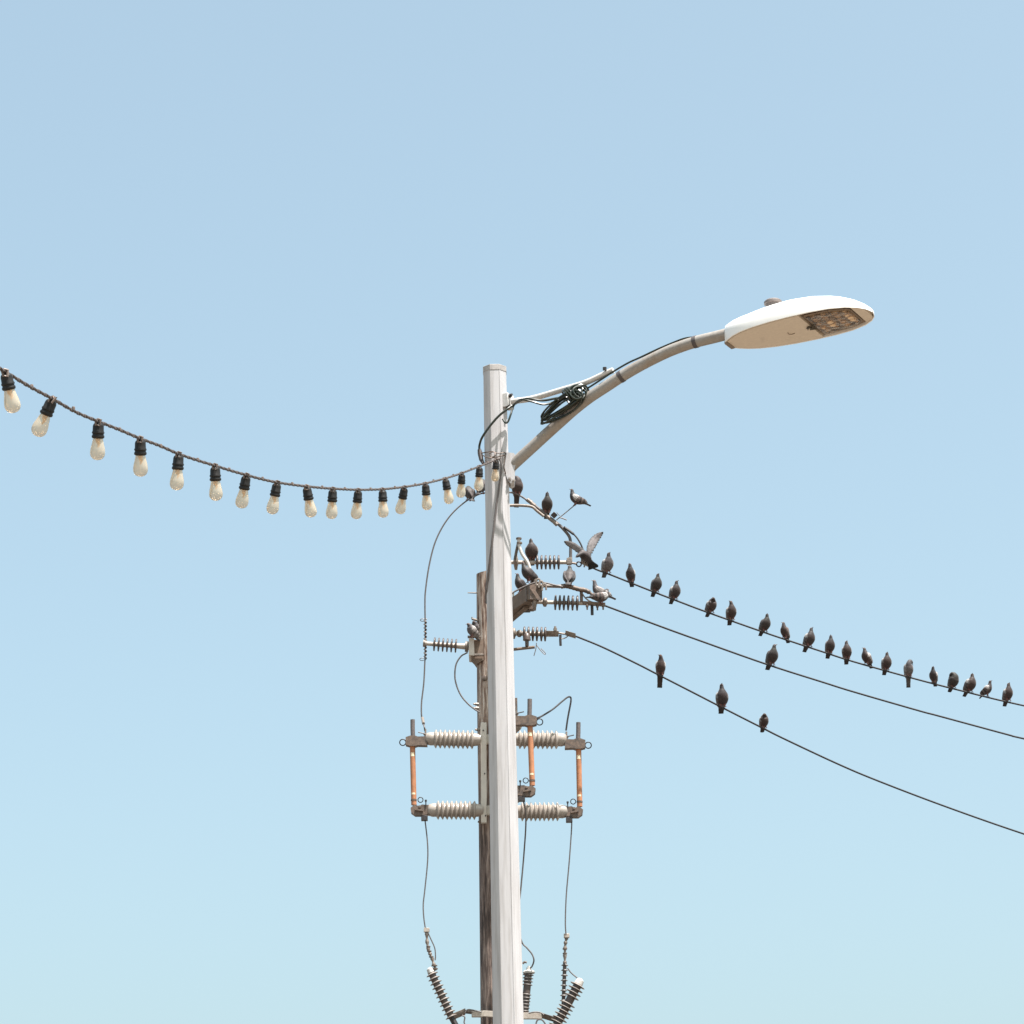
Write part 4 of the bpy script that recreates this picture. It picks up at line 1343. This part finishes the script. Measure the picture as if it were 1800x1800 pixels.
def finish_pigeons():
    dg = bpy.context.evaluated_depsgraph_get()
    dg.update()
    for (src, verts, cols, loc, yaw, pitch, scale, label, hb, hd) in PENDING:
        me = bpy.data.meshes.new_from_object(src.evaluated_get(dg))
        me.name = 'pigeon'
        kd = kdtree.KDTree(len(verts))
        for i, v in enumerate(verts):
            kd.insert(v, i)
        kd.balance()
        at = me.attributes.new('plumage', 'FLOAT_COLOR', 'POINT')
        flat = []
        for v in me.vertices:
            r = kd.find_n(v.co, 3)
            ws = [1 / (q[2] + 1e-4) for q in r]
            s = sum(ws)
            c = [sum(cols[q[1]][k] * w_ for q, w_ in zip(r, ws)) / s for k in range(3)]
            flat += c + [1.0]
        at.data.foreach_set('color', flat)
        me.materials.clear()
        me.materials.append(M['feather'])
        for p in me.polygons:
            p.use_smooth = True
        o = bpy.data.objects.new('pigeon', me)
        COL.objects.link(o)
        o.location = loc
        o.rotation_euler = (pitch + R(random.uniform(-5, 5)), R(random.uniform(-5, 5)), yaw)
        o.scale = (scale,) * 3
        tag(o, label, 'pigeon', 'pigeons perched on the wires and pole')
        d = (hd - hb).normalized()
        # beak and eyes
        bk = MB().tube([hd - d * .004, hd + d * .012, hd + d * .024 - Vector((0, 0, .005))], [.0055, .0042, .0012], 8).build('beak', M['beak'], None)
        bk.parent = o
        x = d.cross(Vector((0, 0, 1))).normalized()
        for s in (-1, 1):
            e = MB().lathe(hb + d * .007 + Vector((0, 0, .004)) + x * (s * .0150), x * s, [(0, .0042), (.0018, .0038), (.003, .0015)], 8).build('eye', M['eye'], None)
            e.parent = o
        sm_ = src.data
        bpy.data.objects.remove(src)
        bpy.data.meshes.remove(sm_)


def on(W, x):
    for a, c in zip(W, W[1:]):
        if a[0] <= x <= c[0]:
            return a[1] + (c[1] - a[1]) * (x - a[0]) / (c[0] - a[0])


ordn = ['first', 'second', 'third', 'fourth', 'fifth', 'sixth', 'seventh', 'eighth', 'ninth', 'tenth', 'eleventh', 'twelfth', 'thirteenth', 'fourteenth', 'fifteenth', 'sixteenth', 'seventeenth', 'eighteenth', 'nineteenth']
row = [  # x, yaw, pose, palette, scale, head yaw, neck, fat, preen
    (1069, 24, 'stand', 'pale', 1.0, .2, 1.08, 1.0, 0), (1109, -8, 'stand', 'blue', .92, -.3, 1.0, .92, 0), (1154, 22, 'stand', 'dark', .93, .1, .95, 1.0, 0), (1187, 26, 'stand', 'blue', .93, .4, 1.05, 1.02, 0),
    (1251, 30, 'hunch', 'brown', .93, -.5, 1.35, .95, 0), (1287, 14, 'stand', 'brown', .97, -.9, 1.05, .95, 0), (1345, 28, 'stand', 'dark', .92, -.4, 1.0, .98, 0), (1379, -30, 'stand', 'brown', .85, -1.0, .9, .85, 0),
    (1423, 26, 'stand', 'blue', .98, .2, 1.05, .97, 0), (1459, 10, 'stand', 'blue', .93, -.3, 1.0, .93, 0), (1490, 4, 'stand', 'brown', .93, .2, 1.0, .96, 0), (1523, -40, 'stand', 'brown', .88, -.9, .95, .92, 0),
    (1559, 12, 'stand', 'brown', .92, 0, 1.0, 1.0, 0), (1599, 12, 'taildn', 'pale', .93, 0, 1.0, .92, 1), (1641, -20, 'stand', 'blue', .84, .3, 1.0, .92, 0), (1676, 20, 'hunch', 'dark', .92, 0, .5, 1.0, -1),
    (1706, 32, 'stand', 'brown', .98, -.5, .95, 1.02, 0), (1736, 66, 'stand', 'blue', .82, .1, 1.1, .9, 0), (1773, 18, 'stand', 'brown', .96, .1, 1.0, .92, 0)]
extra = ['large pale-shouldered grey', 'slim grey', 'dark slate', 'grey', 'crouching brown-grey', 'brown-grey', 'near-black', 'small brown', 'tall grey', 'grey', 'brown-grey', 'brown sideways-glancing', 'rounded brown',
         'preening pale-winged', 'small grey', 'hunched headless-looking dark', 'leaning brown', 'small sideways-turned', 'brown-grey']
for i, (x, yaw, pose, pal, sc_, hy, nk, ft, pr) in enumerate(row):
    pigeon(x, on(W1, x) - 1.2, YW1(x), R(yaw), f'{extra[i]} pigeon, {ordn[i]} from the pole along the topmost power line', pose, pal, sc_ * .97, hy, nk, ft, pr)
pigeon(1357, on(W2, 1357) - 1.2, YW2(1357), R(20), 'lone upright pigeon on the middle power line', 'stand', 'dark', 1.0, .9, 1.0, .95)
pigeon(1161, on(W3, 1161) - 1.2, YW3(1161), R(2), 'slim pigeon with long hanging tail, nearest the pole on the lowest power line', 'taildn', 'brown', .98, -.7, 1.02, .88)
pigeon(1271, on(W3, 1271) - 1.2, YW3(1271), R(8), 'middle of the three pigeons on the lowest power line', 'stand', 'blue', 1.1, 0, 1.15, .98)
pigeon(1344, on(W3, 1344) - 1.2, YW3(1344), R(14), 'small reddish pigeon, farthest from the pole on the lowest power line', 'hunch', 'brown', .85, -.3, 1.25, .9)
# on the jumper and the hardware
pigeon(909.5, 869, YP, R(8), 'hunched headless-looking pigeon, tail hanging, just below the lamp arm bracket', 'taildn', 'brown', .98, 0, .5, 1.02, -1)
pigeon(962, 902, YP, R(5), 'upright dark pigeon on the sloping jumper wire', 'stand', 'dark', 1.0, 0, 1.0, .93)
pigeon(1010.5, 888.5, YP - .04, R(-78), 'side-on pigeon facing left on the tip of a stray wire', 'level', 'blue', .86, 0, 1.05, .98, 0, R(-14))
pigeon(824, 880, YP, R(-150), 'hunched pigeon peeking out behind the string bulbs left of the lamp pole', 'hunch', 'dark', .95, 0, .8, .95)
pigeon(846, 868.5, YP, R(160), 'pigeon mostly hidden by the last bulbs at the left edge of the lamp pole', 'hunch', 'dark', .95, 0, .8, .95)
pigeon(936, 984, YP - .02, R(3), 'plump pigeon facing out, perched atop the uppermost brown-disc insulator', 'stand', 'brown', 1.0, 0, 1.0, 1.12)
pigeon(929.5, 1023.5, YP - 1.0, R(-65), 'near-black pigeon side-on atop the timber stub', 'stand', 'dark', .98, 0, 1.05, .9)
pigeon(914, 1042, YP - .6, R(-70), 'smaller dark pigeon half hidden behind the thin curved wire', 'stand', 'dark', .92, 0, .95, .9)
pigeon(1000, 1029.5, YP - .98, R(175), 'pigeon seen from behind, perched on the lumpy splice bar', 'stand', 'dark', 1.05, .6, .95, 1.0, 0)
pigeon(1051, 1052.5, YP - .92, R(-80), 'white-backed pigeon stretching its neck above the middle insulator clamp', 'level', 'pale', .92, 0, 1.2, .92, 0, R(-10))
pigeon(1057, 1062, YP - .95, R(120), 'grey pigeon squatting on the middle insulator clamp, wing tip to the right', 'level', 'blue', .92, .3, .95, 1.0)
pigeon(829, 1120.5, YP - .22, R(-60), 'pale-backed pigeon looking left, perched on the left insulator bracket', 'hunch', 'pale', .82, 0, 1.15, .9)
pigeon(836, 1117, YP - .05, R(-30), 'dark-headed pigeon behind the pale one on the left insulator bracket', 'hunch', 'pale', .82, 0, 1.15, .9)
finish_pigeons()


# the landing pigeon, wings raised
def flying():
    rng = random.Random(5)
    Y = YP - .1
    pal = PAL['blue']
    mb = MB()
    cols = []
    q = lambda x, y, dy=0.0: P(x, y, Y + dy)
    sp = [(q(1013, 979, -.10), .010, .010, 'head'), (q(1015.5, 977, -.085), .018, .019, 'head'), (q(1019, 975, -.06), .024, .024, 'neck'), (q(1023, 974.5, -.03), .044, .042, 'breast'), (q(1028, 977, 0), .054, .052, 'belly'),
          (q(1033, 982, .03), .046, .042, 'belly'), (q(1036, 986, .05), .032, .026, 'tail'), (q(1039, 991, .07), .040, .011, 'tip'), (q(1042.5, 997, .09), .062, .006, 'tip'), (q(1043.5, 999.5, .092), .060, .005, 'tip')]
    rings, _ = loft([(a[0], a[1], a[2]) for a in sp], 4, 16)
    mb.rings(rings)
    for i in range(len(rings)):
        t = i / 4
        a, b2 = sp[min(int(t), len(sp) - 1)][3], sp[min(int(t) + 1, len(sp) - 1)][3]
        cols += [mixc(pal[a], pal[b2], t - int(t))] * 16

    def wing(lead, trail, dys):
        n0_ = len(mb.v)
        L_ = spline([q(x, y, d) for (x, y), d in zip(lead, dys)], 4)
        T_ = spline([q(x, y, d + .02) for (x, y), d in zip(trail, dys)], 4)
        rg = []
        m = len(L_)
        for i in range(m):
            mid = (L_[i] + T_[i]) / 2
            half = (T_[i] - L_[i]) / 2
            # feather tips notch the trailing edge
            half2 = half * (1 + .22 * (i % 2))
            nrm = Vector((.3, -1, .2)).normalized() * .007
            rg.append([L_[i], mid - half * .3 + nrm * 1.2, mid + half * .4 + nrm, mid + half2, mid + half * .4 - nrm, mid - half * .3 - nrm * 1.2])
        mb.rings(rg)
        for i in range(m):
            t = i / (m - 1)
            c0_ = mixc((.20, .185, .185), (.13, .11, .108), t)
            ce = mixc((.06, .055, .055), (.025, .022, .022), t)
            row_ = [ce, c0_, c0_, ce, c0_, c0_]
            if t > .86:
                row_ = [ce] * 6
            cols.extend(row_)
        assert len(mb.v) - n0_ == m * 6
    # right wing raised, left wing spread
    wing([(1030, 976), (1030.5, 962), (1034, 950.5), (1042, 941), (1052, 935.5), (1059.5, 934.2)], [(1038, 978), (1042.5, 970), (1048, 960), (1052.5, 952), (1058, 943), (1061, 936.8)], [.02, .02, .03, .05, .06, .07])
    wing([(1028, 967), (1020, 959.5), (1010, 953), (1001, 950.5), (995, 949.6), (991, 951)], [(1023, 978), (1014, 971.5), (1006, 965.5), (999, 961), (994.5, 957.5), (991.8, 953.8)], [-.02, -.04, -.06, -.08, -.10, -.11])
    base = q(1028, 977)
    me = bpy.data.meshes.new('pigeon_source')
    me.from_pydata([v - base for v in mb.v], [], mb.f)
    src = bpy.data.objects.new('pigeon_source', me)
    COL.objects.link(src)
    rm = src.modifiers.new('remesh', 'REMESH')
    rm.mode = 'VOXEL'
    rm.voxel_size = .0045
    dg = bpy.context.evaluated_depsgraph_get()
    dg.update()
    me2 = bpy.data.meshes.new_from_object(src.evaluated_get(dg))
    kd = kdtree.KDTree(len(mb.v))
    for i, v in enumerate(mb.v):
        kd.insert(v - base, i)
    kd.balance()
    at = me2.attributes.new('plumage', 'FLOAT_COLOR', 'POINT')
    fl = []
    for v in me2.vertices:
        r = kd.find_n(v.co, 3)
        ws = [1 / (z[2] + 1e-3) for z in r]
        fl += [sum(cols[z[1]][k] * w_ for z, w_ in zip(r, ws)) / sum(ws) for k in range(3)] + [1.0]
    at.data.foreach_set('color', fl)
    me2.materials.clear()
    me2.materials.append(M['feather'])
    for p in me2.polygons:
        p.use_smooth = True
    o = bpy.data.objects.new('pigeon', me2)
    COL.objects.link(o)
    o.location = base
    tag(o, 'landing pigeon with both wings raised at the end of the topmost wire', 'pigeon', 'pigeons perched on the wires and pole')
    h = sp[0][0] - base
    d = Vector((-.6, -.7, -.3)).normalized()
    bk = MB().tube([h, h + d * .014, h + d * .026], [.005, .004, .001], 8).build('beak', M['beak'], None)
    bk.parent = o
    bpy.data.objects.remove(src)
    bpy.data.meshes.remove(me)


flying()
